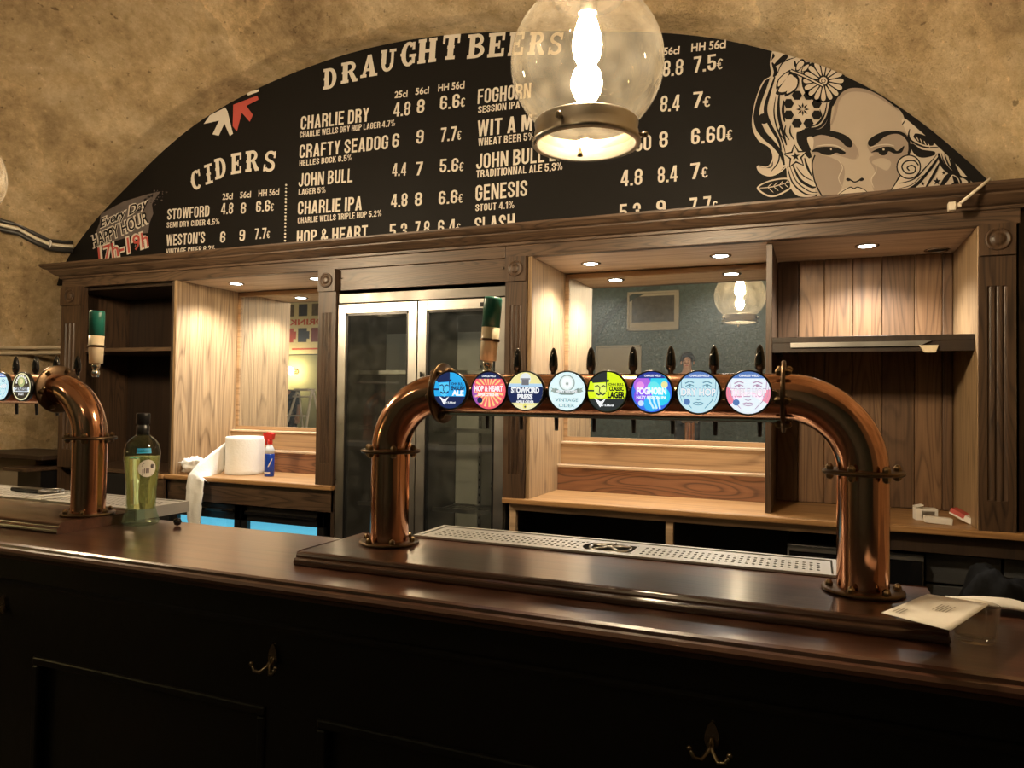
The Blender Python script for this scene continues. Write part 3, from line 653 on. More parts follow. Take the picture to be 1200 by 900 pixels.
# -- under-counter fridges with blue light
def under_fridge(x0, x1, label, group):
    t = thing('undercounter_fridge', label, 'fridge', ((x0 + x1) / 2, 3.6, 0), group); y = 3.44
    b = MB(); b.box((x0, y + 0.03, 0.05), (x0 + 0.03, 3.87, 0.85)); b.box((x1 - 0.03, y + 0.03, 0.05), (x1, 3.87, 0.85)); b.box((x0, y + 0.03, 0.80), (x1, 3.87, 0.85)); b.box((x0, y + 0.03, 0.0), (x1, 3.87, 0.1)); b.box((x0, 3.84, 0.05), (x1, 3.87, 0.85))
    b.build('cabinet_body', M['black'], t)
    d = MB(); d.box((x0, y, 0.1), (x0 + 0.045, y + 0.03, 0.845)); d.box((x1 - 0.045, y, 0.1), (x1, y + 0.03, 0.845)); d.box((x0, y, 0.757), (x1, y + 0.03, 0.845)); d.box((x0, y, 0.1), (x1, y + 0.03, 0.16))
    do = d.build('door', M['black'], t, 0.002)
    B((x0 + 0.045, y + 0.01, 0.16), (x1 - 0.045, y + 0.013, 0.757)).build('door_glass', M['glass_bulb'], do)
    B((x0 + 0.04, y - 0.02, 0.80), (x1 - 0.04, y, 0.82)).build('handle', M['gloss_black'], do, 0.004)
    lab(B((x0 + 0.031, 3.46 + 0.012, 0.17), (x1 - 0.031, 3.475, 0.753)).build('blue_lit_panel', M['fridge_blue'], t), 'pale blue lit inner panel')
    return t
under_fridge(-3.74, -3.19, 'blue-lit under-counter fridge below the trailing paper', 'blue-lit fridges')
under_fridge(-3.18, -2.58, 'blue-lit under-counter fridge beside the tall steel fridge', 'blue-lit fridges')
t = thing('beer_cooler', 'black under-counter cooler with a steel handle by the right copper column', 'cooler', (0.05, 3.6, 0))
B((-0.11, 3.45, 0.05), (0.42, 3.86, 0.885)).build('cabinet_body', M['black'], t, 0.004)
o = B((-0.105, 3.425, 0.1), (0.415, 3.45, 0.865)).build('door', M['gloss_black'], t, 0.004)
fr = MB(); fr.box((-0.105, 3.42, 0.862), (0.415, 3.45, 0.875)); fr.box((-0.108, 3.42, 0.1), (-0.1, 3.43, 0.87)); fr.build('door_trim', M['steel'], t)
h = MB().tube([(-0.06, 3.425, 0.835), (-0.06, 3.40, 0.835), (0.04, 3.40, 0.835), (0.04, 3.425, 0.835)], 0.007, 8); h.build('handle', M['chrome'], o)

# block wall and black sack under the counter at the right
t = thing('block_pier', 'grey concrete block pier under the right end of the back counter', 'pier', (0.5, 3.65, 0))
for r in range(5):
    z = r * 0.19 - 0.0
    for q in range(2):
        xx = 0.43 + (q * 0.28) - (0.1 if r % 2 else 0); a = max(0.43, xx); e = min(0.78, xx + 0.27)
        if e - a > 0.02: B((a, 3.50, z + 0.005), (e, 3.8, min(z + 0.185, 0.885))).build('block', M['concrete'], t, 0.004)
def blob(center, radii, seed, amp, nu=24, nv=16, freq=3.0):
    rows_ = []
    for i in range(nv + 1):
        th = math.pi * i / nv; r_ = []
        for k in range(nu):
            ph = 2 * math.pi * k / nu; d = Vector((math.sin(th) * math.cos(ph), math.sin(th) * math.sin(ph), math.cos(th)))
            e = 1 + amp * noise.noise(d * freq + Vector((seed, seed * 2, 0))) + amp * 0.5 * noise.noise(d * freq * 2.7 + Vector((0, seed, 5)))
            r_.append(Vector(center) + Vector((d.x * radii[0], d.y * radii[1], d.z * radii[2])) * e)
        rows_.append(r_)
    return rows_
b = MB(); b.grid(blob((0.60, 3.02, 0.45), (0.22, 0.25, 0.47), 3, 0.12, 48, 32, 2.2), close=True)
for v in b.v: v.z = max(v.z, 0.0)
tag(b.build('black_sack', M['bag'], loc=(0.62, 3.02, 0)), 'black sack standing behind the bar at the right', 'sack')

# ================================================================ MENU BOARD
YT = YB - 0.02
t = thing('menu_board', 'black arched drinks menu board above the dark oak cornice', 'menu board', (-2.2, YB, 2.37))
A2 = [p for p, q in AR if p.z >= 2.30]
pts = [Vector((p.x, YB - 0.012, p.z)) for p in A2]
MB().prism(pts, (0, 0.02, 0)).build('panel', M['board'], t)
LAY = YB - 0.0125
def bpt(x, y, lay=1): return onY(x, y, LAY - 0.0008 * lay)
class Put:
    """lettering drawn on the board plane"""
    def __init__(s, x0, y0, k): s.x0, s.y0, s.k = x0, y0, k
    def __call__(s, mb, txt, bl, br, h, mi=0, bold=0.025, lay=1, shear=0.0, arc=0.0):
        a = bpt(s.x0 + bl[0] / s.k, s.y0 + bl[1] / s.k, lay); e = bpt(s.x0 + br[0] / s.k, s.y0 + br[1] / s.k, lay)
        up = bpt(s.x0 + bl[0] / s.k, s.y0 + (bl[1] - h) / s.k, lay); hh = (up - a).length; u = e - a
        v = Vector((-u.z, 0, u.x)).normalized() * hh
        text(mb, txt, a, u, v, mi, bold, shear, arc)
def R_(a, b, c_, d): return [(a, b), (c_, b), (c_, d), (a, d)]
def AR_(cx, cy, rx, ry, tx, ty, a0, a1, n=14):
    o = []; i_ = []
    for k in range(n + 1):
        q = math.radians(a0 + (a1 - a0) * k / n); o.append((cx + rx * math.cos(q), cy + ry * math.sin(q))); i_.append((cx + (rx - tx) * math.cos(q), cy + (ry - ty) * math.sin(q)))
    return [[o[k], o[k + 1], i_[k + 1], i_[k]] for k in range(n)]
LS, RS = R_(0, 0, .32, 1), R_(.68, 0, 1, 1)
lsm, rsm = R_(0, .24, .32, .76), R_(.68, .24, 1, .76)
def arc_(cy, a0, a1, ry=.25): return AR_(.5, cy, .5, ry, .32, .14, a0, a1, 8)
TOP, BOT = arc_(.75, 0, 180), arc_(.25, 180, 360)
PB = [R_(.3, .86, .52, 1), R_(.3, .43, .52, .57), R_(.68, .66, 1, .77)] + arc_(.76, 0, 90, .24) + arc_(.67, 270, 360, .24)
BEB = {
 'A': (.46, [[(0, 0), (.3, 0), (.62, 1), (.34, 1)], [(.7, 0), (1, 0), (.66, 1), (.38, 1)], R_(.22, .18, .78, .31)]), 'B': (.43, [LS, R_(.3, .86, .52, 1), R_(.3, .44, .55, .57), R_(.3, 0, .52, .14), R_(.66, .7, .97, .78), R_(.68, .22, 1, .34)] + AR_(.48, .77, .49, .23, .31, .14, 0, 90, 8) + AR_(.48, .7, .49, .2, .31, .13, 270, 360, 8) + arc_(.33, 0, 90, .23) + arc_(.24, 270, 360, .24)),
 'C': (.42, [lsm, R_(.68, .62, 1, .76), R_(.68, .24, 1, .38)] + TOP + BOT), 'D': (.43, [LS, R_(.3, .86, .52, 1), R_(.3, 0, .52, .14), rsm] + arc_(.75, 0, 90) + arc_(.25, 270, 360)), 'E': (.38, [LS, R_(.3, .86, 1, 1), R_(.3, .43, .9, .57), R_(.3, 0, 1, .14)]),
 'F': (.37, [LS, R_(.3, .86, 1, 1), R_(.3, .43, .9, .57)]), 'G': (.43, [lsm, R_(.68, .64, 1, .76), R_(.68, .2, 1, .54), R_(.5, .41, 1, .54)] + TOP + BOT), 'H': (.44, [LS, RS, R_(.3, .43, .7, .57)]), 'I': (.15, [R_(0, 0, 1, 1)]), 'J': (.36, [R_(.66, .24, 1, 1), R_(0, .24, .32, .34)] + BOT),
 'K': (.44, [LS, [(.3, .40), (.3, .62), (.68, 1), (1, 1)], [(.38, .62), (.56, .68), (1, 0), (.66, 0)]]), 'L': (.36, [LS, R_(.3, 0, 1, .14)]), 'M': (.56, [R_(0, 0, .24, 1), R_(.76, 0, 1, 1), [(.1, 1), (.34, 1), (.6, .1), (.4, .1)], [(.9, 1), (.66, 1), (.4, .1), (.6, .1)]]), 'N': (.46, [R_(0, 0, .28, 1), R_(.72, 0, 1, 1), [(.05, 1), (.33, 1), (.95, 0), (.67, 0)]]),
 'O': (.43, [lsm, rsm] + TOP + BOT), 'P': (.42, [LS] + PB), 'R': (.43, [LS, R_(.68, 0, 1, .34)] + PB + AR_(.5, .32, .5, .2, .32, .13, 0, 90, 6)), 'S': (.42, [R_(0, .64, .32, .76), R_(.68, .66, 1, .76), R_(.68, .24, 1, .36), R_(0, .24, .32, .34), [(0, .66), (.32, .68), (1, .34), (.68, .32)]] + TOP + BOT),
 'T': (.40, [R_(.33, 0, .67, 1), R_(0, .86, 1, 1)]), 'U': (.43, [R_(0, .24, .32, 1), R_(.68, .24, 1, 1)] + BOT), 'V': (.45, [[(0, 1), (.3, 1), (.62, 0), (.36, 0)], [(1, 1), (.7, 1), (.38, 0), (.64, 0)]]), 'W': (.62, [[(0, 1), (.21, 1), (.38, 0), (.18, 0)], [(.42, 1), (.58, 1), (.38, 0), (.2, 0)], [(.42, 1), (.58, 1), (.8, 0), (.62, 0)], [(1, 1), (.79, 1), (.62, 0), (.82, 0)]]),
 'X': (.44, [[(0, 1), (.33, 1), (1, 0), (.67, 0)], [(1, 1), (.67, 1), (0, 0), (.33, 0)]]), 'Y': (.44, [R_(.34, 0, .66, .5), [(0, 1), (.32, 1), (.64, .42), (.36, .42)], [(1, 1), (.68, 1), (.36, .42), (.64, .42)]]), 'Z': (.40, [R_(0, .86, 1, 1), R_(0, 0, 1, .14), [(.66, .88), (1, .88), (.34, .12), (0, .12)]]),
 '1': (.26, [R_(.4, 0, .95, 1), [(0, .86), (.5, 1), (.5, .8), (0, .7)]]), '2': (.41, [R_(0, .64, .32, .76), R_(.68, .6, 1, .76), [(.68, .62), (1, .62), (.36, .12), (0, .12)], R_(0, 0, 1, .14)] + TOP), '3': (.41, [R_(.68, .6, 1, .76), R_(.68, .24, 1, .42), R_(.35, .44, .82, .57), R_(0, .66, .32, .76), R_(0, .24, .32, .34)] + TOP + BOT), '4': (.44, [R_(.56, 0, .86, 1), R_(0, .2, 1, .33), [(.46, 1), (.72, 1), (.27, .31), (0, .31)]]),
 '5': (.41, [R_(0, .86, .95, 1), R_(0, .46, .32, .9), R_(.68, .24, 1, .44), R_(0, .24, .32, .34)] + AR_(.5, .42, .5, .2, .32, .13, 0, 150, 8) + BOT), '6': (.42, [lsm, R_(.68, .66, 1, .76), R_(.68, .24, 1, .40)] + TOP + BOT + AR_(.5, .38, .5, .2, .32, .13, 0, 180, 8)), '7': (.39, [R_(0, .86, 1, 1), [(.66, .88), (1, .88), (.5, 0), (.17, 0)]]), '8': (.42, [R_(0, .62, .32, .78), R_(.68, .62, 1, .78), R_(0, .22, .32, .38), R_(.68, .22, 1, .38), R_(.2, .44, .8, .57)] + TOP + BOT + AR_(.5, .62, .5, .16, .32, .1, 180, 360, 8) + AR_(.5, .38, .5, .16, .32, .1, 0, 180, 8)),
 '9': (.42, [rsm, R_(0, .6, .32, .76), R_(0, .24, .32, .34)] + TOP + BOT + AR_(.5, .62, .5, .2, .32, .13, 180, 360, 8)), '0': (.42, [lsm, rsm] + TOP + BOT), '.': (.15, [R_(0, 0, 1, .15)]), ',': (.15, [R_(0, 0, 1, .15), [(.3, 0), (1, 0), (.5, -.16), (0, -.16)]]), "'": (.14, [[(0, 1), (1, 1), (.8, .72), (.2, .72)]]),
 '%': (.62, AR_(.2, .76, .2, .24, .11, .09, 0, 360, 14) + AR_(.8, .24, .2, .24, .11, .09, 0, 360, 14) + [[(.62, 1), (.76, 1), (.38, 0), (.24, 0)]]), '&': (.50, AR_(.42, .77, .30, .23, .22, .13, 0, 360, 14) + AR_(.40, .27, .40, .27, .26, .14, 60, 360, 14) + [[(.15, .62), (.4, .66), (1, 0), (.70, 0)], R_(.72, .26, 1, .46)]),
 '€': (.42, [R_(.12, .24, .38, .76), R_(-.12, .53, .66, .61), R_(-.12, .38, .66, .46)] + AR_(.56, .72, .44, .28, .26, .12, 20, 180, 10) + AR_(.56, .28, .44, .28, .26, .12, 180, 340, 10))}
NUD = Vector((0, -0.00006, 0))
def condensed(mb, s_, O, U, V, mi=0):
    """narrow block capitals set into the box of the vectors U (whole width) and V (cap height)"""
    gap, x, pos = .085, 0.0, []
    for ch in s_:
        if ch == ' ': x += .21; continue
        wd, k = BEB[ch][0], 1.0
        if ch == '€': k = .66; x -= .02
        pos.append((ch, x, wd * k, k)); x += wd * k + gap
    W = x - gap
    for ch, x0, wd, k in pos:
        for i, p in enumerate(BEB[ch][1]): mb.poly([O + NUD * i + U * ((x0 + wd * a) / W) + V * (b * k) for a, b in p], mi)
PA = Put(300, 20, 3.2156); PB_ = Put(540, 0, 3.2156); PC = Put(80, 170, 4.615)
def line_block(put, items, par=t, m=None):
    for it in items:
        mb = MB(); txt = it[0]; small = it[3] < 35
        if txt.endswith('cl'): put(mb, *it, bold=0.02)
        else:
            bl, br, h = it[1:4]; a = bpt(put.x0 + bl[0] / put.k, put.y0 + bl[1] / put.k); e = bpt(put.x0 + br[0] / put.k, put.y0 + br[1] / put.k); up = bpt(put.x0 + bl[0] / put.k, put.y0 + (bl[1] - h) / put.k)
            u = e - a; condensed(mb, txt, a, u, Vector((-u.z, 0, u.x)).normalized() * (up - a).length)
        nm = 'column_heading' if txt.endswith('cl') else 'strength_line' if small else 'price_figure' if txt[0].isdigit() else 'drink_name'
        mb.build(nm, m or M['cream'], par)
rowsA = [
 [('25cl', (522, 305), (570, 300), 24), ('56cl', (600, 293), (651, 287), 24), ('HH 56cl', (686, 280), (785, 268), 26)],
 [('CHARLIE DRY', (168, 425), (425, 393), 50), ('4.8', (517, 376), (580, 370), 52), ('8', (605, 363), (633, 361), 52), ('6.6€', (693, 350), (788, 338), 52)],
 [('CHARLIE WELLS DRY HOP LAGER 4.7%', (165, 455), (524, 410), 22)],
 [('CRAFTY SEADOG', (163, 532), (497, 497), 50), ('6', (512, 492), (538, 490), 52), ('9', (603, 478), (630, 476), 52), ('7.7€', (695, 470), (773, 462), 52)],
 [('HELLES BOCK 8.5%', (163, 562), (362, 540), 22)],
 [('JOHN BULL', (160, 640), (363, 622), 50), ('4.4', (512, 600), (565, 597), 48), ('7', (601, 597), (627, 595), 50), ('5.6€', (692, 586), (782, 580), 50)],
 [('LAGER 5%', (160, 670), (262, 662), 22)],
 [('CHARLIE IPA', (157, 745), (398, 727), 50), ('4.8', (508, 718), (570, 713), 50), ('8', (598, 712), (625, 710), 50), ('6.6€', (688, 707), (780, 699), 50)],
 [('CHARLIE WELLS TRIPLE HOP 5.2%', (157, 778), (473, 750), 22)],
 [('HOP & HEART', (153, 858), (420, 838), 52), ('5.3', (503, 834), (568, 830), 54), ('7.8', (598, 824), (652, 822), 54), ('6.4€', (685, 818), (770, 812), 52)]]
rowsB = [
 [('56cl', (763, 208), (823, 202), 27), ('HH 56cl', (868, 195), (998, 180), 30)],
 [('FOGHORN', (63, 392), (263, 368), 55), ('8.8', (760, 290), (836, 282), 60), ('7.5€', (876, 275), (987, 260), 60)],
 [('SESSION IPA', (65, 427), (222, 407), 26)],
 [('WIT A M', (62, 515), (268, 492), 60), ('8.4', (750, 422), (823, 417), 60), ('7€', (873, 408), (940, 402), 60)],
 [('WHEAT BEER 5%', (65, 550), (275, 527), 28)],
 [('JOHN BULL EN', (58, 638), (395, 602), 57), ('4.50', (605, 578), (717, 565), 58), ('8', (748, 557), (780, 553), 60), ('6.60€', (868, 545), (1024, 528), 60)],
 [('TRADITIONNAL ALE 5,3%', (58, 670), (383, 640), 28)],
 [('GENESIS', (55, 757), (250, 738), 58), ('4.8', (602, 702), (683, 696), 60), ('8.4', (742, 690), (816, 683), 60), ('7€', (866, 676), (932, 668), 60)],
 [('STOUT 4.1%', (55, 796), (201, 784), 26)],
 [('SLASH', (52, 880), (203, 866), 60), ('5.3', (598, 828), (677, 822), 58), ('9', (738, 818), (773, 814), 62), ('7.7€', (863, 808), (968, 798), 62)]]
rowsC = [
 [('25cl', (833, 295), (888, 292), 32), ('56cl', (928, 287), (987, 282), 32), ('HH 56cl', (1028, 278), (1140, 268), 33)],
 [('STOWFORD', (535, 405), (762, 385), 58), ('4.8', (825, 375), (890, 372), 60), ('8', (932, 372), (960, 370), 60), ('6.6€', (1015, 363), (1112, 355), 60)],
 [('SEMI DRY CIDER 4.5%', (532, 448), (818, 428), 30)],
 [("WESTON'S", (530, 545), (738, 530), 60), ('6', (820, 528), (848, 527), 60), ('9', (925, 520), (955, 518), 62), ('7.7€', (1008, 510), (1090, 503), 58)],
 [('VINTAGE CIDER 8.2%', (528, 594), (795, 574), 32)]]
for rs, pu in ((rowsA, PA), (rowsB, PB_), (rowsC, PC)):
    for r in rs: line_block(pu, r)
# slab headings
G = {
 'D': [R_(0, 0, .5, .14), R_(0, .86, .5, 1), R_(.10, 0, .42, 1), R_(.05, .44, .43, .56)] + AR_(.46, .5, .52, .5, .30, .14, -90, 90),
 'R': [R_(0, 0, .46, .14), R_(.10, 0, .40, 1), R_(0, .86, .5, 1), R_(.05, .45, .5, .56), [(.45, .5), (.70, .5), (.93, .14), (1, .14), (1, 0), (.72, 0)]] + AR_(.48, .73, .40, .27, .22, .13, -90, 90),
 'A': [[(.08, 0), (.26, 0), (.54, .92), (.40, 1)], [(.60, 0), (.90, 0), (.62, 1), (.38, 1)], R_(.25, .27, .72, .39), R_(0, 0, .36, .13), R_(.54, 0, 1, .13)],
 'U': [R_(.06, .35, .36, 1), R_(.68, .35, .86, 1), R_(0, .87, .4, 1), R_(.56, .87, 1, 1), R_(.03, .5, .36, .62)] + AR_(.47, .37, .39, .37, .22, .14, 180, 360),
 'G': AR_(.5, .5, .48, .5, .30, .14, 45, 318) + [R_(.55, .36, 1, .48), R_(.72, .1, .92, .46), R_(.74, .64, .90, .96), R_(-.03, .44, .3, .56)],
 'H': [R_(.06, 0, .38, 1), R_(.62, 0, .94, 1), R_(.3, .43, .7, .57), R_(0, 0, .43, .13), R_(0, .87, .43, 1), R_(.57, 0, 1, .13), R_(.57, .87, 1, 1)],
 'T': [R_(.33, 0, .67, 1), R_(0, .86, 1, 1), R_(0, .64, .13, .9), R_(.87, .64, 1, .9), R_(.22, 0, .78, .13), R_(.29, .44, .71, .56)],
 'B': [R_(0, 0, .5, .14), R_(0, .86, .5, 1), R_(.10, 0, .40, 1), R_(.3, .45, .5, .56)] + AR_(.48, .73, .39, .27, .2, .13, -90, 90) + AR_(.48, .28, .47, .28, .23, .13, -90, 90),
 'E': [R_(.08, 0, .40, 1), R_(0, 0, .92, .14), R_(0, .86, .92, 1), R_(.33, .43, .66, .57), R_(.78, 0, .93, .34), R_(.78, .66, .93, 1), R_(.58, .34, .68, .66)],
 'S': AR_(.5, .73, .44, .27, .22, .14, 25, 270) + AR_(.5, .28, .46, .28, .24, .14, -155, 90) + [R_(.78, .66, .92, .98), R_(.06, .02, .2, .34)],
 'C': AR_(.52, .5, .5, .5, .31, .14, 48, 312) + [R_(.78, .62, .93, .97), R_(.0, .44, .32, .56)],
 'I': [R_(.32, 0, .68, 1), R_(.02, 0, .98, .13), R_(.02, .87, .98, 1), R_(.2, .44, .8, .56)]}
def slab(ch, bl, br, hpx, x0, y0, k, mi=0, lay=1):
    mb = MB()
    a = bpt(x0 + bl[0] / k, y0 + bl[1] / k, lay); e = bpt(x0 + br[0] / k, y0 + br[1] / k, lay); up = bpt(x0 + bl[0] / k, y0 + (bl[1] - hpx) / k, lay)
    u = e - a; v = Vector((-u.z, 0, u.x)).normalized() * (up - a).length
    for i, p in enumerate(G[ch]): mb.poly([a + NUD * i + u * q + v * r for q, r in p], mi)
    mb.build('heading_letter', M['cream'], t)
for ch, bl, br, h in (('D', (252, 274), (303, 266), 77), ('R', (320, 252), (382, 241), 78), ('A', (393, 230), (457, 220), 82), ('U', (467, 209), (524, 202), 82), ('G', (544, 190), (602, 182), 92),
                      ('H', (608, 177), (678, 168), 90), ('T', (698, 162), (762, 157), 92), ('B', (794, 158), (862, 151), 90), ('E', (871, 153), (937, 147), 90), ('E', (948, 147), (1008, 143), 88), ('R', (1022, 144), (1084, 142), 86), ('S', (1096, 143), (1150, 143), 84)):
    slab(ch, bl, br, h, 300, 20, 3.2156)
for ch, bl, br, h in (('C', (672, 252), (728, 228), 108), ('I', (742, 216), (784, 203), 108), ('D', (795, 188), (856, 172), 112), ('E', (880, 160), (940, 150), 112), ('R', (957, 147), (1030, 137), 112), ('S', (1050, 143), (1116, 146), 112)):
    slab(ch, bl, br, h, 80, 170, 4.615)
dt = MB()
for i in range(18):
    q = i / 17; cpt = (1178 - 6 * q, 216 + 320 * q)
    dt.poly([bpt(80 + (cpt[0] + 5.5 * math.cos(a * math.pi / 4)) / 4.615, 170 + (cpt[1] + 5.5 * math.sin(a * math.pi / 4)) / 4.615) for a in range(8)])
dt.build('dotted_line', M['cream'], t)
# happy hour splash
hh = MB()
def zc(x, y): return (80 + x / 4.615, 170 + y / 4.615)
spl = [(175, 372), (300, 305), (420, 268), (475, 255), (500, 250), (470, 290), (452, 320), (460, 370), (440, 420), (432, 475), (380, 480), (250, 520), (235, 560), (190, 560), (200, 500), (150, 470), (170, 420)]
hh.poly([bpt(*zc(*p)) for p in spl], 0)
rr = random.Random(3)
for i in range(46):
    q = rr.random(); x = 400 + 130 * q + rr.uniform(-20, 20); y = 330 - 90 * q + rr.uniform(-45, 60) * (1 - 0.5 * q); s = rr.uniform(1.5, 7) * (1.1 - 0.6 * q)
    hh.poly([bpt(*zc(x + s * math.cos(a * 1.05) * rr.uniform(.6, 1.3), y + s * math.sin(a * 1.05)), 1) for a in range(6)], 0)
for s, bl, br, h, sh in (('Every Day', (172, 448), (428, 335), 46, 0.05), ('HAPPY HOUR', (132, 556), (436, 418), 62, 0.0), ('17h-19h', (166, 634), (436, 544), 78, 0.0)):
    PC(hh, s, bl, br, h, 1, 0.085, 2, sh); PC(hh, s, bl, br, h, 3 if s[0] == '1' else 2, 0.012, 3, sh)
lab(hh.build('happy_hour_print', [M['grey_print'], M['cream'], M['board'], M['red_print']], t), 'grey splash reading Every Day HAPPY HOUR 17h-19h')
# arrow emblem
ae = MB()
def z3(x, y): return (x / 3, y / 3)
for mi, p in ((0, [(716, 436), (738, 405), (792, 378), (800, 392), (819, 470), (808, 478), (789, 434), (769, 477), (747, 472), (770, 424)]), (1, [(820, 368), (905, 336), (909, 350), (866, 372), (889, 404), (878, 428), (850, 396), (833, 462), (818, 444)]),
              (0, [(866, 326), (910, 314), (909, 322), (872, 336)]), (0, [(704, 411), (742, 388), (748, 378), (735, 384), (706, 405)])):
    ae.poly([bpt(*z3(*q)) for q in p], mi)
lab(ae.build('arrow_emblem', [M['cream'], M['red_print']], t), 'emblem of a cream and a red angled arrow')

# woman's face print at the right of the board (all drawn on the board plane)
fp = MB(); K, SK, S2, HR = 0, 1, 2, 3
def c4(x, y): return (840 + x / 3, y / 3)
def c7(x, y): return (870 + x / 4.74, 50 + y / 4.74)
def c8(x, y): return (1000 + x / 5.625, 80 + y / 5.625)
def spl_(P, n=6, closed=False):
    P = [Vector((a, b, 0)) for a, b in P]; out = []; m = len(P); rng = range(m) if closed else range(m - 1)
    for i in rng:
        p0 = P[(i - 1) % m] if closed or i > 0 else P[i]; p1 = P[i]; p2 = P[(i + 1) % m]; p3 = P[(i + 2) % m] if closed or i + 2 < m else P[(i + 1) % m]
        for k in range(n):
            q = k / n; m1 = (p2 - p0) * .5; m2 = (p3 - p1) * .5
            r = p1 * (2 * q**3 - 3 * q * q + 1) + m1 * (q**3 - 2 * q * q + q) + p2 * (-2 * q**3 + 3 * q * q) + m2 * (q**3 - q * q); out.append((r.x, r.y))
    if not closed: out.append((P[-1].x, P[-1].y))
    return out
def inside(px, py):
    """board area: keeps the print inside the arch"""
    return True
_cnt = [0]
def nud():
    _cnt[0] = (_cnt[0] + 1) % 12; return _cnt[0] * 0.05
def area(cv, P, mi, lay, smooth=True):
    lay = lay + nud()
    pts = spl_(P, 5, True) if smooth else P
    fp.poly([bpt(*cv(*q), lay) for q in pts], mi)
def stroke(cv, P, wpx, mi=K, lay=4, taper=True, sm=True):
    if mi == K and cv is not c4: wpx *= 1.35
    lay = lay + nud(); pts = spl_(P, 6) if sm else P; n = len(pts); Lf = []; Rt = []
    for i, p in enumerate(pts):
        a = pts[max(i - 1, 0)]; b = pts[min(i + 1, n - 1)]; dx, dy = b[0] - a[0], b[1] - a[1]; l = math.hypot(dx, dy) or 1
        ww = wpx / 2 * ((0.35 + 0.65 * math.sin(math.pi * i / (n - 1))) if taper else 1)
        Lf.append(bpt(*cv(p[0] - dy / l * ww, p[1] + dx / l * ww), lay)); Rt.append(bpt(*cv(p[0] + dy / l * ww, p[1] - dx / l * ww), lay))
    fp.grid([Lf, Rt], mi, False)
def disc(cv, x, y, r, mi, lay, n=12, ry=None): fp.poly([bpt(*cv(x + r * math.cos(2 * math.pi * k / n), y + (ry or r) * math.sin(2 * math.pi * k / n)), lay) for k in range(n)], mi)
# left hair mass
area(c7, [(168, 48), (180, 75), (156, 112), (160, 182), (118, 215), (85, 290), (64, 380), (60, 470), (92, 540), (150, 580), (168, 640), (140, 688), (84, 684), (100, 720), (150, 738), (200, 722), (240, 690), (252, 770), (292, 840), (350, 857), (420, 842), (440, 790), (395, 700), (388, 620), (335, 545), (315, 505), (345, 480), (432, 478), (476, 420), (492, 320), (552, 270), (560, 185), (500, 150), (380, 108), (250, 68)], HR, 1)
# face
fpts = [(395, 470), (400, 420), (408, 370), (432, 330), (470, 308), (525, 312), (580, 338), (625, 372), (655, 405), (668, 470), (672, 520), (664, 570), (640, 622), (605, 672), (596, 678), (372, 696), (345, 640), (330, 560), (335, 500), (345, 480)]
area(c4, fpts, SK, 2)
area(c4, [(345, 545), (440, 575), (445, 640), (420, 690), (372, 695), (345, 640)], S2, 3)
area(c4, [(535, 560), (560, 545), (655, 540), (660, 570), (640, 622), (605, 672), (560, 680), (545, 640), (555, 600)], S2, 3)
stroke(c4, [(402, 440), (416, 400), (426, 350), (462, 318), (525, 319), (580, 345), (640, 388)], 15, S2, 3, True)
area(c4, [(345, 478), (400, 462), (478, 500), (500, 545), (478, 560), (400, 540), (335, 540)], S2, 3)
area(c4, [(530, 500), (600, 462), (668, 470), (668, 540), (600, 540), (550, 545)], S2, 3)
area(c4, [(545, 570), (580, 555), (612, 570), (600, 598), (575, 590)], SK, 4)
# brows, eyes, nose, lips
area(c7, [(398, 520), (440, 490), (510, 492), (575, 515), (610, 550), (605, 580), (575, 575), (545, 545), (500, 525), (440, 512)], K, 5)
area(c8, [(97, 500), (105, 470), (160, 432), (230, 412), (300, 415), (350, 440), (362, 490), (330, 450), (280, 432), (210, 450), (150, 500), (115, 515)], K, 5)
area(c7, [(385, 605), (410, 585), (460, 578), (520, 582), (560, 600), (575, 612), (555, 622), (520, 612), (490, 625), (450, 622), (420, 608)], K, 5)
disc(c7, 490, 600, 20, K, 6); disc(c7, 492, 592, 5, HR, 7)
stroke(c7, [(410, 575), (460, 568), (520, 572), (570, 598)], 7, HR, 6); stroke(c7, [(310, 495), (322, 540), (350, 590), (378, 640)], 34, K, 5)
area(c7, [(360, 530), (385, 522), (396, 545), (388, 600), (372, 575)], HR, 6)
area(c8, [(118, 555), (150, 535), (200, 518), (255, 520), (290, 545), (335, 510), (318, 555), (270, 562), (235, 548), (195, 560), (150, 552)], K, 5)
disc(c8, 197, 548, 32, K, 6, 14, 27); disc(c8, 199, 535, 7, HR, 7); stroke(c8, [(105, 525), (160, 508), (225, 502), (270, 512)], 8, HR, 6)
stroke(c4, [(455, 632), (462, 628), (472, 634), (485, 640), (500, 634), (510, 627), (517, 632)], 5, K, 5, False)
disc(c4, 463, 632, 8, K, 6, 10, 5); disc(c4, 508, 632, 8, K, 6, 10, 5)
area(c4, [(424, 684), (445, 665), (470, 657), (482, 662), (496, 657), (520, 668), (536, 682), (510, 690), (482, 688), (450, 692)], HR, 4)
stroke(c4, [(424, 686), (450, 668), (470, 658), (482, 663), (496, 658), (520, 668), (536, 684)], 4, K, 6); stroke(c4, [(426, 688), (460, 684), (482, 687), (505, 682), (534, 685)], 5, K, 6)
stroke(c4, [(493, 545), (490, 580), (482, 610)], 3, SK, 5); stroke(c4, [(345, 545), (335, 580), (345, 640), (374, 697)], 5, K, 5, False); stroke(c4, [(640, 620), (625, 650), (602, 680)], 4, K, 5)
stroke(c4, [(425, 560), (442, 590), (428, 625), (440, 655)], 3, HR, 4); stroke(c4, [(555, 560), (560, 600), (543, 630), (552, 660)], 3, HR, 4)
stroke(c4, [(408, 372), (432, 330), (470, 308), (525, 312), (580, 338), (630, 376)], 4, K, 5, False)
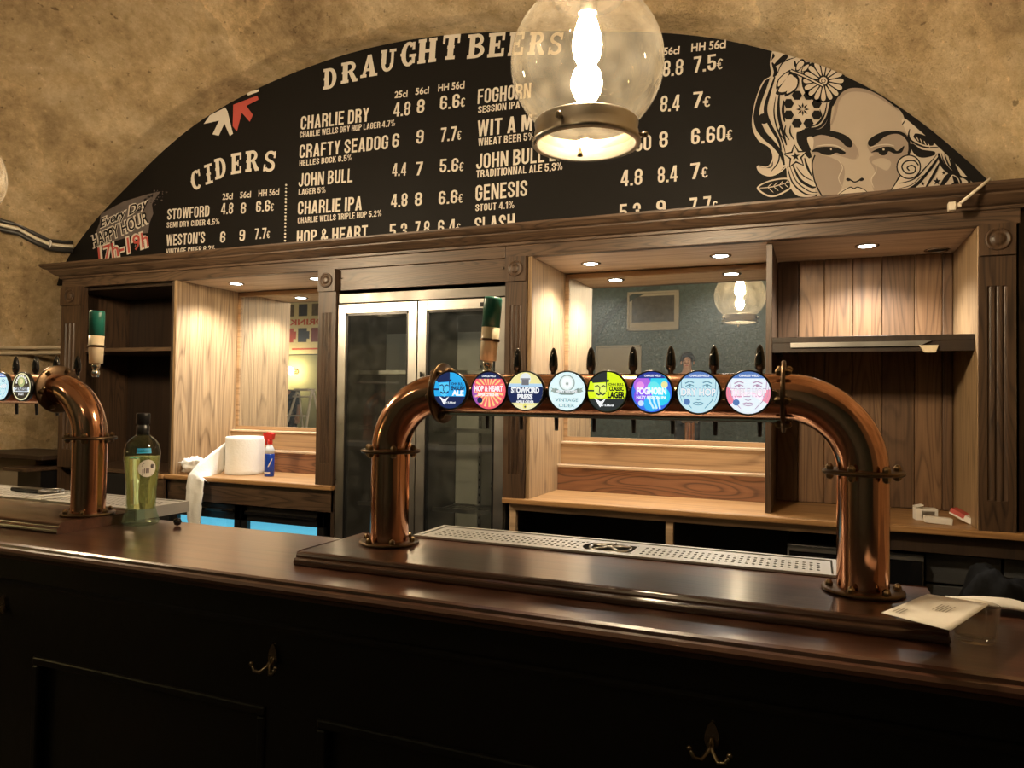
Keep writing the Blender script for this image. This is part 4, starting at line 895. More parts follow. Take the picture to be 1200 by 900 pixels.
# strands in the left hair
for P, wd in (([(150, 185), (120, 250), (82, 350), (78, 440), (92, 500)], 26), ([(180, 190), (150, 280), (128, 370), (150, 450), (200, 540), (215, 600)], 16), ([(90, 420), (120, 500), (170, 560), (215, 620), (232, 680)], 20), ([(205, 285), (200, 350), (205, 420), (225, 500), (245, 570)], 14), ([(185, 300), (175, 380), (188, 460), (225, 560), (240, 620)], 6),
              ([(230, 320), (225, 380), (235, 440)], 12), ([(470, 330), (455, 400), (420, 450), (360, 470)], 7), ([(488, 330), (470, 415), (425, 470), (345, 478)], 12), ([(430, 370), (440, 420), (400, 460)], 6), ([(165, 640), (160, 690), (95, 690)], 5), ([(205, 600), (200, 660), (160, 715)], 6), ([(250, 690), (280, 780), (350, 840), (420, 845)], 7),
              ([(262, 680), (300, 770), (370, 825), (420, 832)], 5), ([(280, 680), (320, 760), (380, 800), (408, 802)], 12), ([(300, 690), (340, 740), (395, 770)], 5), ([(345, 640), (360, 690), (385, 740)], 10), ([(165, 110), (185, 160), (172, 190)], 16), ([(175, 130), (230, 85), (250, 70)], 22), ([(195, 170), (225, 110), (300, 80)], 5), ([(290, 100), (300, 130), (340, 120), (375, 110)], 14)):
    stroke(c7, P, wd, K, 4)
disc(c7, 118, 422, 30, K, 5); area(c7, [(80, 440), (110, 470), (180, 570), (190, 590), (120, 540), (85, 490)], K, 4)
stroke(c7, [(168, 48), (156, 112), (160, 182), (118, 215), (85, 290), (62, 380), (58, 470), (92, 542), (150, 580), (170, 640), (140, 690), (84, 686), (100, 722), (150, 740), (200, 724), (240, 692)], 6, HR, 5, False)
# daisy, lotus, rosette flower, sea star, leaf
disc(c7, 450, 212, 122, K, 5, 24)
for k in range(16):
    a = 2 * math.pi * k / 16; ux, uy = math.cos(a), math.sin(a); nx, ny = -uy, ux
    area(c7, [(450 + ux * r + nx * w_, 212 + uy * r + ny * w_) for r, w_ in ((36, -3), (80, -12), (104, -11), (112, 0), (104, 11), (80, 12), (36, 3))], HR, 6)
disc(c7, 450, 212, 27, K, 7); disc(c7, 450, 212, 22, HR, 8); disc(c7, 450, 212, 13, K, 9); disc(c7, 450, 212, 9, HR, 10)
for P in ([(270, 160), (300, 190), (250, 280), (185, 285), (215, 230)], [(285, 175), (315, 200), (300, 260), (235, 300), (255, 240)], [(265, 150), (255, 190), (190, 260), (200, 200)], [(300, 120), (330, 90), (350, 110), (320, 150), (295, 160)], [(340, 130), (375, 115), (360, 150), (325, 165)]):
    area(c7, P, K, 6); cxm = sum(p[0] for p in P) / len(P); cym = sum(p[1] for p in P) / len(P); area(c7, [(cxm + (x - cxm) * .74, cym + (y - cym) * .74) for x, y in P], HR, 7)
stroke(c7, [(268, 155), (340, 185), (420, 225), (450, 240)], 16, K, 8, False); stroke(c7, [(268, 155), (340, 185), (420, 225), (450, 240)], 8, HR, 9, False)
for k in range(8):
    a = 2 * math.pi * (k + .5) / 8; disc(c7, 335 + 84 * math.cos(a), 370 + 84 * math.sin(a), 29, K, 5, 6)
for k in range(8):
    a = 2 * math.pi * k / 8; ux, uy = math.cos(a), math.sin(a); nx, ny = -uy, ux
    area(c7, [(335 + ux * r + nx * w_, 370 + uy * r + ny * w_) for r, w_ in ((8, 0), (40, -19), (74, 0), (40, 19))], HR, 6, False)
    area(c7, [(335 + ux * r + nx * w_, 370 + uy * r + ny * w_) for r, w_ in ((6, 0), (20, -6), (38, 0), (20, 6))], K, 7, False)
for q in range(3): stroke(c7, [(215 + q * 26, 455 + q * 3), (205 + q * 30, 500), (235 + q * 26, 540)], 7, K, 6)
def star(cv, x, y, r, mi, lay, rot=-90, inner=.42):
    fp.poly([bpt(*cv(x + r * (1 if k % 2 == 0 else inner) * math.cos(math.radians(rot + 36 * k)), y + r * (1 if k % 2 == 0 else inner) * math.sin(math.radians(rot + 36 * k))), lay) for k in range(10)], mi)
star(c7, 295, 632, 72, K, 5, -96, .5); star(c7, 295, 632, 60, HR, 6, -96, .42); star(c7, 295, 632, 26, K, 7, -96, .4)
area(c7, [(80, 806), (150, 765), (255, 752), (275, 800), (240, 830), (180, 856), (130, 850)], HR, 2); area(c7, [(92, 806), (150, 773), (248, 760), (265, 800), (236, 822), (180, 847), (135, 842)], K, 3)
stroke(c7, [(85, 808), (170, 800), (270, 770)], 5, HR, 4)
for q in range(4): stroke(c7, [(140 + q * 32, 803 - q * 5), (165 + q * 30, 780 - q * 6)], 4, HR, 4); stroke(c7, [(140 + q * 32, 803 - q * 5), (172 + q * 28, 832 - q * 9)], 4, HR, 4)
# right hair, kept inside the arch
area(c8, [(318, 350), (340, 332), (392, 372), (452, 424), (540, 500), (600, 556), (680, 636), (740, 706), (785, 775), (500, 800), (240, 820), (300, 740), (340, 600), (372, 560), (350, 430)], HR, 2)
area(c8, [(310, 715), (360, 600), (360, 500), (375, 560), (470, 600), (560, 560), (470, 690), (380, 760), (300, 800), (240, 820)], HR, 3)
for P, wd in (([(360, 440), (372, 530), (355, 590)], 14), ([(372, 400), (365, 440), (385, 480), (470, 520), (560, 520)], 10), ([(380, 500), (440, 560), (540, 560)], 40), ([(400, 440), (460, 470), (530, 500)], 44), ([(470, 420), (530, 460), (580, 500)], 26), ([(340, 345), (320, 375)], 6), ([(345, 325), (400, 370)], 6),
              ([(300, 760), (400, 730), (480, 650), (550, 570)], 7), ([(250, 810), (360, 800), (450, 735), (565, 580)], 16), ([(290, 795), (380, 770), (450, 710)], 4), ([(470, 800), (530, 700), (570, 620)], 14), ([(560, 560), (590, 640), (650, 690), (720, 720)], 24), ([(600, 560), (630, 640), (690, 700)], 8), ([(625, 560), (650, 640), (700, 700)], 7), ([(580, 560), (600, 620), (650, 680)], 6),
              ([(650, 590), (665, 660), (700, 710)], 26), ([(570, 790), (620, 720), (655, 690)], 26), ([(640, 780), (690, 760), (660, 700)], 40), ([(715, 715), (760, 740), (765, 790)], 14), ([(740, 715), (785, 745), (795, 775)], 8), ([(425, 730), (500, 680), (560, 600)], 5)):
    stroke(c8, P, wd, K, 5)
disc(c8, 365, 650, 82, K, 5, 24); disc(c8, 365, 650, 73, HR, 6, 24); stroke(c8, [(430, 640), (400, 610), (345, 615), (320, 650), (345, 690), (395, 690), (410, 660), (385, 640), (355, 655), (370, 675)], 7, K, 7, False)
star(c8, 551, 746, 28, K, 6); star(c8, 458, 762, 15, K, 6); star(c8, 596, 690, 16, K, 6)
stroke(c8, [(600, 785), (630, 740), (655, 705), (690, 730), (705, 780)], 6, HR, 7, False)
for q in range(4): stroke(c8, [(415 + q * 25, 450 + q * 14), (430 + q * 25, 480 + q * 14)], 6, HR, 6)
lab(fp.build('face_print', [M['board'], M['skin_print'], M['skin_print2'], M['hair_print']], t), "line drawing of a woman's face with flowers in her hair")

# ================================================================ BAR COUNTER
BX0, BX1 = -4.3, 1.45; BYF, BYB, ZB = 1.245, 1.70, 1.11
t = thing('bar_counter', 'black panelled bar counter with a polished dark wooden top', 'bar counter', (-1.4, 1.5, 0))
bprof = [(BYB, ZB - 0.04), (BYB, ZB), (BYF + 0.02, ZB), (BYF + 0.012, ZB - 0.003), (BYF + 0.010, ZB - 0.009), (BYF + 0.002, ZB - 0.011), (BYF - 0.003, ZB - 0.017), (BYF - 0.003, ZB - 0.024), (BYF + 0.004, ZB - 0.029), (BYF + 0.012, ZB - 0.032), (BYF + 0.016, ZB - 0.040)]
MB().prism([(BX0, y, z) for y, z in bprof], (BX1 - BX0, 0, 0)).build('top_board', M['mahogany'], t)
YP = 1.30
b = MB(); b.box((BX0, YP + 0.018, 0), (BX1, 1.68, ZB - 0.04)); b.build('carcass', M['black_wood'], t)
b = MB(); b.box((BX0, YP, 0.985), (BX1, YP + 0.018, ZB - 0.04)); b.build('top_rail', M['black_wood'], t)
rp_ = [(YP + 0.01, 0.990), (YP - 0.010, 0.988), (YP - 0.012, 0.996), (YP - 0.006, 1.001), (YP + 0.01, 1.008)]
MB().prism([(BX0, y, z) for y, z in rp_], (BX1 - BX0, 0, 0)).build('rail_moulding', M['black_wood'], t)
b = MB(); b.box((BX0, YP, 0.815), (BX1, YP + 0.018, 0.985)); b.build('upper_rail', M['black_wood'], t)
B((BX0, YP, 0.05), (BX1, YP + 0.018, 0.25)).build('lower_rail', M['black_wood'], t)
pw = 0.765; per = 0.905; x = -1.885 - 2 * per
while x < BX1 - 0.1:
    xe = min(x + pw, BX1)
    B((x - (per - pw), YP, 0.25), (x, YP + 0.018, 0.815)).build('stile', M['black_wood'], t)
    mo = MB(); w_ = 0.022
    for a, e in (((x, YP - 0.006, 0.815 - w_), (xe, YP + 0.018, 0.815)), ((x, YP - 0.006, 0.25), (xe, YP + 0.018, 0.25 + w_)), ((x, YP - 0.006, 0.25 + w_), (x + w_, YP + 0.018, 0.815 - w_)), ((xe - w_, YP - 0.006, 0.25 + w_), (xe, YP + 0.018, 0.815 - w_))): mo.box(a, e)
    mo.build('panel_moulding', M['black_wood'], t, 0.005)
    x += per
def coat_hook(x, z, label):
    t = thing('coat_hook', label, 'coat hook', (x, YP, z), 'double hooks under the bar')
    p = MB(); p.prism([(x + 0.012 * math.cos(a) * (1 - 0.25 * math.sin(a)), YP - 0.0005, z + 0.024 * math.sin(a)) for a in [2 * math.pi * k / 20 for k in range(20)]], (0, -0.005, 0)); p.build('back_plate', M['antique'], t, 0.001)
    for s in (-1, 1):
        pt = [(x, YP - 0.004, z - 0.006), (x + s * 0.004, YP - 0.018, z - 0.022), (x + s * 0.014, YP - 0.030, z - 0.032), (x + s * 0.026, YP - 0.034, z - 0.028), (x + s * 0.033, YP - 0.034, z - 0.014)]
        h = MB().tube(pt, [0.005, 0.0045, 0.004, 0.004, 0.0035], 10); h.lathe([(0.0005, -0.005), (0.004, -0.0035), (0.0055, 0), (0.004, 0.0035), (0.0005, 0.005)], pt[-1], n=12); h.build('prong', M['antique'], t)
coat_hook(-2.009, 0.935, 'steel double coat hook at the left edge of the bar front')
coat_hook(-1.10, 0.932, 'steel double coat hook below the bar, left of centre')
coat_hook(-0.16, 0.932, 'steel double coat hook below the bar, right of centre')

# tap plinths and drip trays
def plinth(x0, x1, y0, y1, label):
    pp = [(y1, ZB), (y1, ZB + 0.03), (y0 + 0.014, ZB + 0.03), (y0 + 0.006, ZB + 0.028), (y0 + 0.003, ZB + 0.022), (y0 + 0.003, ZB + 0.018), (y0 - 0.004, ZB + 0.014), (y0 - 0.006, ZB + 0.007), (y0 - 0.004, ZB)]
    o = MB().prism([(x0, y, z) for y, z in pp], (x1 - x0, 0, 0)).build('tap_plinth', M['mahogany'], loc=((x0 + x1) / 2, (y0 + y1) / 2, ZB), bevel=0.004)
    return tag(o, label, 'plinth', 'raised wooden strips on the bar')
plinth(-1.115, 0.205, 1.385, 1.66, 'raised dark wooden plinth under the right-hand copper tap tower')
plinth(-3.9, -1.943, 1.40, 1.645, 'raised dark wooden plinth under the left-hand copper tap tower')
ZP = ZB + 0.03
def drip_tray(x0, x1, y0, y1, label, rin=None, nx=64, ny=4):
    t = thing('drip_tray', label, 'drip tray', ((x0 + x1) / 2, (y0 + y1) / 2, ZP))
    zt, zb = ZP + 0.004, ZB + 0.0005
    r = MB(); rim = 0.012
    r.box((x0, y0, zb), (x1, y0 + rim, zt + 0.002)); r.box((x0, y1 - rim, zb), (x1, y1, zt + 0.002)); r.box((x0, y0 + rim, zb), (x0 + rim, y1 - rim, zt + 0.002)); r.box((x1 - rim, y0 + rim, zb), (x1, y1 - rim, zt + 0.002))
    r.box((x0 + rim, y0 + rim, zb), (x1 - rim, y1 - rim, zb + 0.004)); r.build('basin', M['tray_steel'], t)
    g = MB(); a0, a1, b0, b1 = x0 + 0.016, x1 - 0.016, y0 + 0.016, y1 - 0.016
    m_ = 0.018; hx = (a1 - a0 - 2 * m_) / nx; hy = (b1 - b0 - 2 * m_ - 0.01) / ny; z = zt
    def quad(xa, ya, xb, yb): 
        if xb > xa and yb > ya: g.add([(xa, ya, z), (xb, ya, z), (xb, yb, z), (xa, yb, z)], [(0, 1, 2, 3)])
    quad(a0, b0, a1, b0 + m_ + 0.0); quad(a0, b1 - m_ - 0.01, a1, b1); quad(a0, b0 + m_, a0 + m_, b1 - m_ - 0.01); quad(a1 - m_, b0 + m_, a1, b1 - m_ - 0.01)
    for j in range(ny):
        for i in range(nx):
            xa = a0 + m_ + i * hx; ya = b0 + m_ + j * hy; xb, yb = xa + hx, ya + hy
            cxx, cyy = (xa + xb) / 2, (ya + yb) / 2
            if rin and abs(cxx - rin[0]) < rin[2] + 0.002:
                if abs(cxx - rin[0]) < rin[2] - 0.006 : continue
                quad(xa, ya, xb, yb); continue
            rx, ry = hx * 0.27, hy * 0.27
            oc = [(cxx + rx * math.cos(q), cyy + ry * math.sin(q), z) for q in [math.pi / 4 * k + math.pi / 8 for k in range(8)]]
            cs = [(xb, yb, z), (xa, yb, z), (xa, ya, z), (xb, ya, z)]
            g.add(cs + oc, [(0, 1, 6, 5), (1, 2, 8, 7), (2, 3, 10, 9), (3, 0, 4, 11), (0, 5, 4), (1, 7, 6), (2, 9, 8), (3, 11, 10)])
    if rin:                                                           # plate with a round opening for the glass rinser
        cx, cy, R = rin; xa = min(x for x in [a0 + m_ + i * hx for i in range(nx)] if abs(x + hx / 2 - cx) < R - 0.006); xb = max(x + hx for x in [a0 + m_ + i * hx for i in range(nx)] if abs(x + hx / 2 - cx) < R - 0.006)
        ya, yb = b0 + m_, b0 + m_ + ny * hy; n = 32; inn = []; out = []
        for k in range(n):
            q = 2 * math.pi * k / n; c_, s_ = math.cos(q), math.sin(q)
            tt = min(((xb - cx) / c_ if c_ > 1e-6 else (xa - cx) / c_ if c_ < -1e-6 else 9), ((yb - cy) / s_ if s_ > 1e-6 else (ya - cy) / s_ if s_ < -1e-6 else 9))
            out.append((cx + c_ * tt, cy + s_ * tt, z)); rr_ = min(R * 0.9, tt * 0.97); inn.append((cx + c_ * rr_, cy + s_ * rr_, z))
        g.grid([out, inn], close=True, smooth=False)
    lab(g.build('perforated_plate', M['tray_steel'], t), 'perforated steel plate')
    w = B((x0 + rim, y0 + rim, zb + 0.004), (x1 - rim, y1 - rim, zb + 0.008)); w.build('well', M['matt_black'], t)
    if rin:
        cx, cy, R = rin; rb = MB(); rb.lathe([(R * .62, 0.0), (R * .66, 0.003), (R * .7, 0.003), (R * .7, -0.002)], (cx, cy, z - 0.002), cap=False)
        for k in range(5):
            q = 2 * math.pi * k / 5 + 0.3; rb.tube([(cx, cy, z + 0.001), (cx + R * .68 * math.cos(q), cy + R * .68 * math.sin(q), z + 0.001)], 0.0032, 8)
        rb.lathe([(0.008, -0.004), (0.008, 0.003), (0.0005, 0.005)], (cx, cy, z), n=14); rb.build('glass_rinser', M['steel'], t)
    return t
drip_tray(-0.965, 0.05, 1.665, 1.835, 'perforated steel drip tray behind the right-hand tap tower', (-0.46, 1.748, 0.075))
tl_ = drip_tray(-3.6, -1.945, 1.655, 1.86, 'steel drip tray behind the left-hand tap tower', None, 80, 5)

# ================================================================ COPPER TAP TOWERS
ZH, ZFL, RB, RP = 1.515, 1.37, 0.145, 0.047
def bolt(parent, p, d, both=True):
    d = Vector(d).normalized(); p = Vector(p)
    b = MB(); b.lathe([(0.0075, 0), (0.0075, 0.006), (0.006, 0.009), (0.003, 0.012), (0.0005, 0.0125)], p + d * 0.004, d=d, n=6, smooth=False)
    if both: b.lathe([(0.0075, 0), (0.0075, 0.007), (0.004, 0.011), (0.0005, 0.0115)], p - d * 0.004, d=-d, n=6, smooth=False)
    return b.build('bolt', M['brass'], parent)
def flange(parent, c_, d, r=0.0735, both=True, rin=0.045, mat='bronze', n=6, rot=0.4):
    f = MB().lathe([(rin, -0.004), (r - 0.002, -0.004), (r, -0.002), (r, 0.002), (r - 0.002, 0.004), (rin, 0.004)], c_, d=d, n=40, cap=False); o = f.build('flange', M[mat], parent)
    d = Vector(d).normalized(); a = d.orthogonal().normalized(); e = d.cross(a)
    for k in range(n):
        q = 2 * math.pi * k / n + rot; bolt(o, Vector(c_) + (a * math.cos(q) + e * math.sin(q)) * (r - 0.013), d, both)
    return o
def column(parent, x, y):
    MB().lathe([(RP, ZP + 0.004), (RP, ZFL)], (x, y, 0), n=48, cap=False).build('column', M['copper'], parent)
    flange(parent, (x, y, ZP + 0.004), (0, 0, 1), 0.074, False); flange(parent, (x, y, ZFL), (0, 0, 1))
def elbow(parent, x, y, s):
    """from the column top towards the side s (+1 right, -1 left)"""
    pts = [Vector((x + s * RB * (1 - math.cos(q)), y, ZFL + RB * math.sin(q))) for q in [math.pi / 2 * k / 20 for k in range(21)]]
    MB().tube(pts, RP, 48, cap=False).build('elbow', M['copper'], parent); flange(parent, (x + s * RB, y, ZH), (1, 0, 0))

GLOWC = {}
def gl(c_, s=1.0):
    k = (tuple(round(x, 3) for x in c_), s)
    if k not in GLOWC: GLOWC[k] = glow('lens_print', c_, s)
    return GLOWC[k]
WHT, NAVY, BLK = (0.95, 0.97, 1.0), (0.015, 0.025, 0.09), (0.008, 0.009, 0.012)
class Art:
    def __init__(s, c_, r): s.c = Vector(c_); s.r = r; s.mb = MB(); s.cols = []
    def mi(s, col):
        if col not in s.cols: s.cols.append(col)
        return s.cols.index(col)
    def P(s, u, v, lay): return s.c + Vector((u * s.r, -0.00035 * lay, v * s.r))
    def poly(s, pts, col, lay): s.mb.poly([s.P(u, v, lay) for u, v in pts], s.mi(col))
    def disc(s, u, v, r, col, lay, n=28): s.poly([(u + r * math.cos(2 * math.pi * k / n), v + r * math.sin(2 * math.pi * k / n)) for k in range(n)], col, lay)
    def clip(s, v0, v1, col, lay, r=0.97, n=24):
        """slice of the disc between two heights"""
        a0, a1 = math.asin(max(-1, min(1, v0 / r))), math.asin(max(-1, min(1, v1 / r)))
        R_s = [(r * math.cos(a0 + (a1 - a0) * k / n), r * math.sin(a0 + (a1 - a0) * k / n)) for k in range(n + 1)]
        s.poly(R_s + [(-u, v) for u, v in reversed(R_s)], col, lay)
    def sector(s, a0, a1, col, lay, r=0.97, c=(0, 0), n=12):
        s.poly([c] + [(r * math.cos(math.radians(a0 + (a1 - a0) * k / n)), r * math.sin(math.radians(a0 + (a1 - a0) * k / n))) for k in range(n + 1)], col, lay)
    def text(s, t_, u0, u1, v, h, col, lay, bold=0.03, arc=0.0):
        text(s.mb, t_, s.P(u0, v, lay), Vector(((u1 - u0) * s.r, 0, 0)), Vector((0, 0, h * s.r)), s.mi(col), bold, 0, arc)
    def line(s, pts, wd, col, lay):
        n = len(pts); L0 = []; R0 = []
        for i, p in enumerate(pts):
            a = pts[max(i - 1, 0)]; b = pts[min(i + 1, n - 1)]; dx, dy = b[0] - a[0], b[1] - a[1]; l = math.hypot(dx, dy) or 1
            L0.append(s.P(p[0] - dy / l * wd / 2, p[1] + dx / l * wd / 2, lay)); R0.append(s.P(p[0] + dy / l * wd / 2, p[1] - dx / l * wd / 2, lay))
        s.mb.grid([L0, R0], s.mi(col), False)
    def build(s, parent): return s.mb.build('badge_print', [gl(c_) for c_ in s.cols], parent)
def hatman(a, bg, ink, l):
    a.poly([(-.62, .55), (-.02, .55), (-.05, .98), (-.25, .95), (-.5, .82)], ink, l); a.poly([(-.78, .52), (-.72, .42), (.10, .48), (.12, .60), (-.3, .56)], ink, l)
    a.poly([(-.66, .40), (-.05, .42), (-.02, .05), (-.12, -.2), (-.3, -.36), (-.5, -.25), (-.64, .02)], bg, l + 1)
    a.line([(-.6, .25), (-.45, .3), (-.35, .2)], .06, ink, l + 2); a.line([(-.28, .22), (-.16, .3), (-.06, .24)], .06, ink, l + 2); a.line([(-.34, .2), (-.38, -.02), (-.28, -.04)], .05, ink, l + 2)
    a.line([(-.55, -.08), (-.4, -.16), (-.3, -.1), (-.18, -.16), (-.05, -.05)], .08, ink, l + 2); a.poly([(-.62, -.32), (-.32, -.78), (-.02, -.32), (-.3, -.5)], WHT, l + 2)
def art(kind, c_, r):
    a = Art(c_, r)
    if kind == 'ale':
        a.disc(0, 0, .97, (0.03, 0.42, 0.85), 0); a.clip(-.97, -.32, NAVY, 1); a.sector(90, 180, NAVY, 1); a.poly([(-.95, .1), (-.05, .1), (-.05, .5), (-.86, .5)], (0.03, 0.42, 0.85), 2); hatman(a, (0.10, 0.60, 0.95), NAVY, 3)
        a.text('JOHN BULL', .05, .85, .28, .14, NAVY, 3); a.text('ENGLISH', .08, .9, .02, .2, NAVY, 3, .05); a.text('ALE', .15, .85, -.27, .26, WHT, 4, .05); a.text('abv 5.3%vol', -.35, .35, -.7, .09, WHT, 3)
    elif kind == 'heart':
        a.disc(0, 0, .97, (0.85, 0.13, 0.16), 0)
        for k in range(20): a.sector(k * 18, k * 18 + 8, (0.95, 0.62, 0.25), 1, .86)
        a.clip(.62, .97, NAVY, 2); a.sector(150, 235, (0.35, 0.10, 0.45), 1, .97, (-.7, 0)); a.text('CHARLES WELLS', -.4, .4, .72, .09, WHT, 3)
        a.poly([(-.85, -.06), (.85, -.06), (.85, .3), (-.85, .3)], (0.80, 0.10, 0.14), 3); a.text('HOP & HEART', -.82, .82, -.02, .26, WHT, 4, .05); a.text('SUPER CITRUS IPA', -.6, .6, -.28, .14, WHT, 4, .04); a.disc(-.5, -.5, .16, NAVY, 3)
    elif kind == 'stowford':
        a.disc(0, 0, .97, (0.85, 0.78, 0.35), 0); a.clip(.1, .38, (0.45, 0.65, 0.85), 1); a.clip(-.62, .22, NAVY, 2); a.clip(-.97, -.74, (0.9, 0.85, 0.5), 1); a.disc(0, .62, .3, (0.75, 0.82, 0.85), 1)
        a.poly([(-.2, .3), (.2, .3), (.2, .62), (-.2, .62)], (0.18, 0.18, 0.2), 3); a.poly([(-.27, .58), (.27, .58), (.27, .66), (-.27, .66)], (0.25, 0.25, 0.28), 4)
        a.text('STOWFORD', -.78, .78, -.1, .28, WHT, 4, .05); a.text('PRESS', -.42, .42, -.42, .24, WHT, 4, .05); a.text('APPLE CIDER', -.5, .5, -.62, .12, WHT, 4, .04); a.disc(0, -.8, .12, (0.75, 0.7, 0.2), 4); a.disc(.02, -.82, .05, NAVY, 5)
    elif kind == 'vintage':
        a.disc(0, 0, .97, (0.74, 0.93, 0.96), 0); a.disc(0, .42, .42, (0.35, 0.42, 0.40), 1); a.disc(0, .42, .35, (0.82, 0.93, 0.92), 2); a.disc(0, .42, .24, (0.92, 0.97, 0.97), 3); a.disc(.02, .38, .08, (0.4, 0.45, 0.42), 4)
        a.poly([(-.62, .18), (-.3, .02), (.3, .02), (.62, .18), (.62, -.04), (.3, -.18), (-.3, -.18), (-.62, -.04)], (0.22, 0.28, 0.26), 4); a.poly([(-.88, .2), (-.6, .12), (-.6, -.1), (-.88, .0), (-.78, .1)], (0.35, 0.42, 0.38), 3); a.poly([(.88, .2), (.6, .12), (.6, -.1), (.88, .0), (.78, .1)], (0.35, 0.42, 0.38), 3)
        a.text('HENRY WESTONS', -.55, .55, -.06, .13, WHT, 5, .03, -.15); a.text('VINTAGE', -.6, .6, -.52, .17, (0.15, 0.25, 0.28), 4, .01); a.text('CIDER', -.42, .42, -.8, .17, (0.15, 0.25, 0.28), 4, .01)
    elif kind == 'lager':
        a.disc(0, 0, .97, (0.72, 0.92, 0.02), 0); a.clip(-.97, -.34, (0.03, 0.035, 0.035), 1); a.sector(90, 180, (0.03, 0.035, 0.035), 1); a.poly([(-.95, .08), (-.05, .08), (-.05, .5), (-.86, .5)], (0.72, 0.92, 0.02), 2); hatman(a, (0.80, 0.95, 0.15), (0.03, 0.035, 0.035), 3)
        a.text('JOHN BULL', .05, .85, .3, .12, BLK, 3); a.text('CLASSIC', .12, .86, .05, .2, BLK, 3, .05); a.text('LAGER', .05, .92, -.3, .28, BLK, 4, .06); a.text('abv 5.0%vol', -.35, .35, -.72, .1, WHT, 3)
    elif kind == 'foghorn':
        a.disc(0, 0, .97, (0.05, 0.16, 0.75), 0)
        for u, v, r_, c2 in ((-.45, .35, .42, (0.45, 0.15, 0.75)), (.35, .45, .42, (0.05, 0.65, 0.85)), (.45, -.2, .45, (0.03, 0.60, 0.85)), (-.4, -.2, .45, (0.22, 0.10, 0.75)), (0, -.55, .38, (0.04, 0.45, 0.9)), (-.55, .3, .2, (0.80, 0.30, 0.80)), (.62, .35, .16, (0.85, 0.80, 0.35)), (.1, .2, .3, (0.15, 0.80, 0.85))): a.disc(u, v, r_, c2, 1 if r_ > .4 else 2)
        for k in range(3): a.line([(-.15 + k * .22, -.2), (-.05 + k * .2, -.5), (.12 + k * .15, -.8)], .09, (0.6, 0.9, 1.0), 3)
        a.clip(.66, .97, (0.03, 0.05, 0.3), 3); a.text('CHARLES WELLS', -.35, .45, .74, .09, WHT, 4); a.text('FOGHORN', -.72, .72, -.1, .3, WHT, 5, .05); a.text('HAZY SESSION IPA', -.72, .72, -.34, .15, WHT, 5, .03); a.disc(-.5, -.55, .14, (0.6, 0.75, 1.0), 4)
    elif kind in ('dry', 'triple'):
        bgc = (0.55, 0.80, 0.88) if kind == 'dry' else (0.80, 0.90, 0.97); ink = (0.16, 0.30, 0.38) if kind == 'dry' else (0.45, 0.30, 0.42)
        a.disc(0, 0, .97, bgc, 0); a.clip(.66, .97, (0.10, 0.20, 0.50), 2); a.text('CHARLES WELLS', -.4, .5, .74, .09, WHT, 3)
        if kind == 'triple': a.sector(165, 215, (0.90, 0.25, 0.35), 1); a.sector(-30, 10, (0.90, 0.30, 0.40), 1); a.disc(0, 0, .74, bgc, 1)
        for s in (-1, 1):
            a.line([(s * .2, .45), (s * .4, .52), (s * .62, .42)], .06, ink, 3); a.line([(s * .2, .3), (s * .4, .38), (s * .6, .28)], .05, ink, 3); a.disc(s * .4, .31, .06, ink, 4, 10)
            a.line([(s * .8, .55), (s * .78, .1), (s * .62, -.4), (s * .3, -.75)], .04, ink, 3); a.line([(s * .9, .3), (s * .86, -.1), (s * .75, -.45)], .03, ink, 3)
        a.line([(-.14, -.3), (0, -.36), (.14, -.3)], .04, ink, 3); a.line([(-.24, -.52), (-.08, -.46), (0, -.49), (.08, -.46), (.24, -.52)], .05, ink, 3); a.line([(-.2, -.56), (0, -.6), (.2, -.56)], .04, ink, 3)
        nm = 'DRY HOP' if kind == 'dry' else 'TRIPLE HOP'
        a.text(nm, -.8, .8, -.16, .34, ink, 4, .06); a.text(nm, -.79, .79, -.14, .31, WHT, 5, .02); a.disc(-.52, -.45, .15, (0.10, 0.20, 0.45), 4)
    elif kind == 'genesis':
        a.disc(0, 0, .97, (0.75, 0.72, 0.45), 0); a.disc(0, 0, .88, BLK, 1); a.disc(0, .35, .36, (0.35, 0.42, 0.18), 2); a.disc(0, .38, .2, (0.72, 0.65, 0.35), 3)
        for k in range(9): q = math.radians(20 * k + 10); a.disc(.55 * math.cos(q), .2 + .55 * math.sin(q), .09, (0.8, 0.8, 0.75), 2, 8)
        a.poly([(-.85, -.36), (.85, -.36), (.85, -.02), (-.85, -.02)], (0.75, 0.85, 0.95), 3); a.text('GENESIS', -.72, .72, -.3, .24, BLK, 4, .05); a.text('STOUT', -.3, .3, -.6, .16, WHT, 3, .03)
    return a
def badge(parent, x, y, kind, label):
    yf = y - RP - 0.036; z = ZH + 0.006
    b = MB(); b.lathe([(0.016, 0.0), (0.016, 0.018), (0.040, 0.022), (0.0445, 0.026), (0.0445, 0.037), (0.0425, 0.038), (0.0415, 0.0365)], (x, y - RP + 0.002, z), d=(0, -1, 0), n=40, cap=False)
    b.lathe([(0.009, -0.002), (0.011, 0.002), (0.009, 0.012)], (x + 0.045, y - RP + 0.004, z - 0.004), d=(0, -1, 0), n=12, mi=1)
    o = lab(b.build('tap_badge', [M['black'], M['brass']], parent), label)
    art(kind, (x, y - RP - 0.0345, z), 0.0425).build(o); return o
def black_handle(parent, x, y):
    h = MB(); h.lathe([(0.006, 0), (0.006, 0.012), (0.010, 0.016), (0.0108, 0.028), (0.0095, 0.045), (0.0065, 0.060), (0.0025, 0.067), (0.0003, 0.068)], (x, y, ZH + RP - 0.004), n=18)
    h.build('tap_handle', M['gloss_black'], parent)
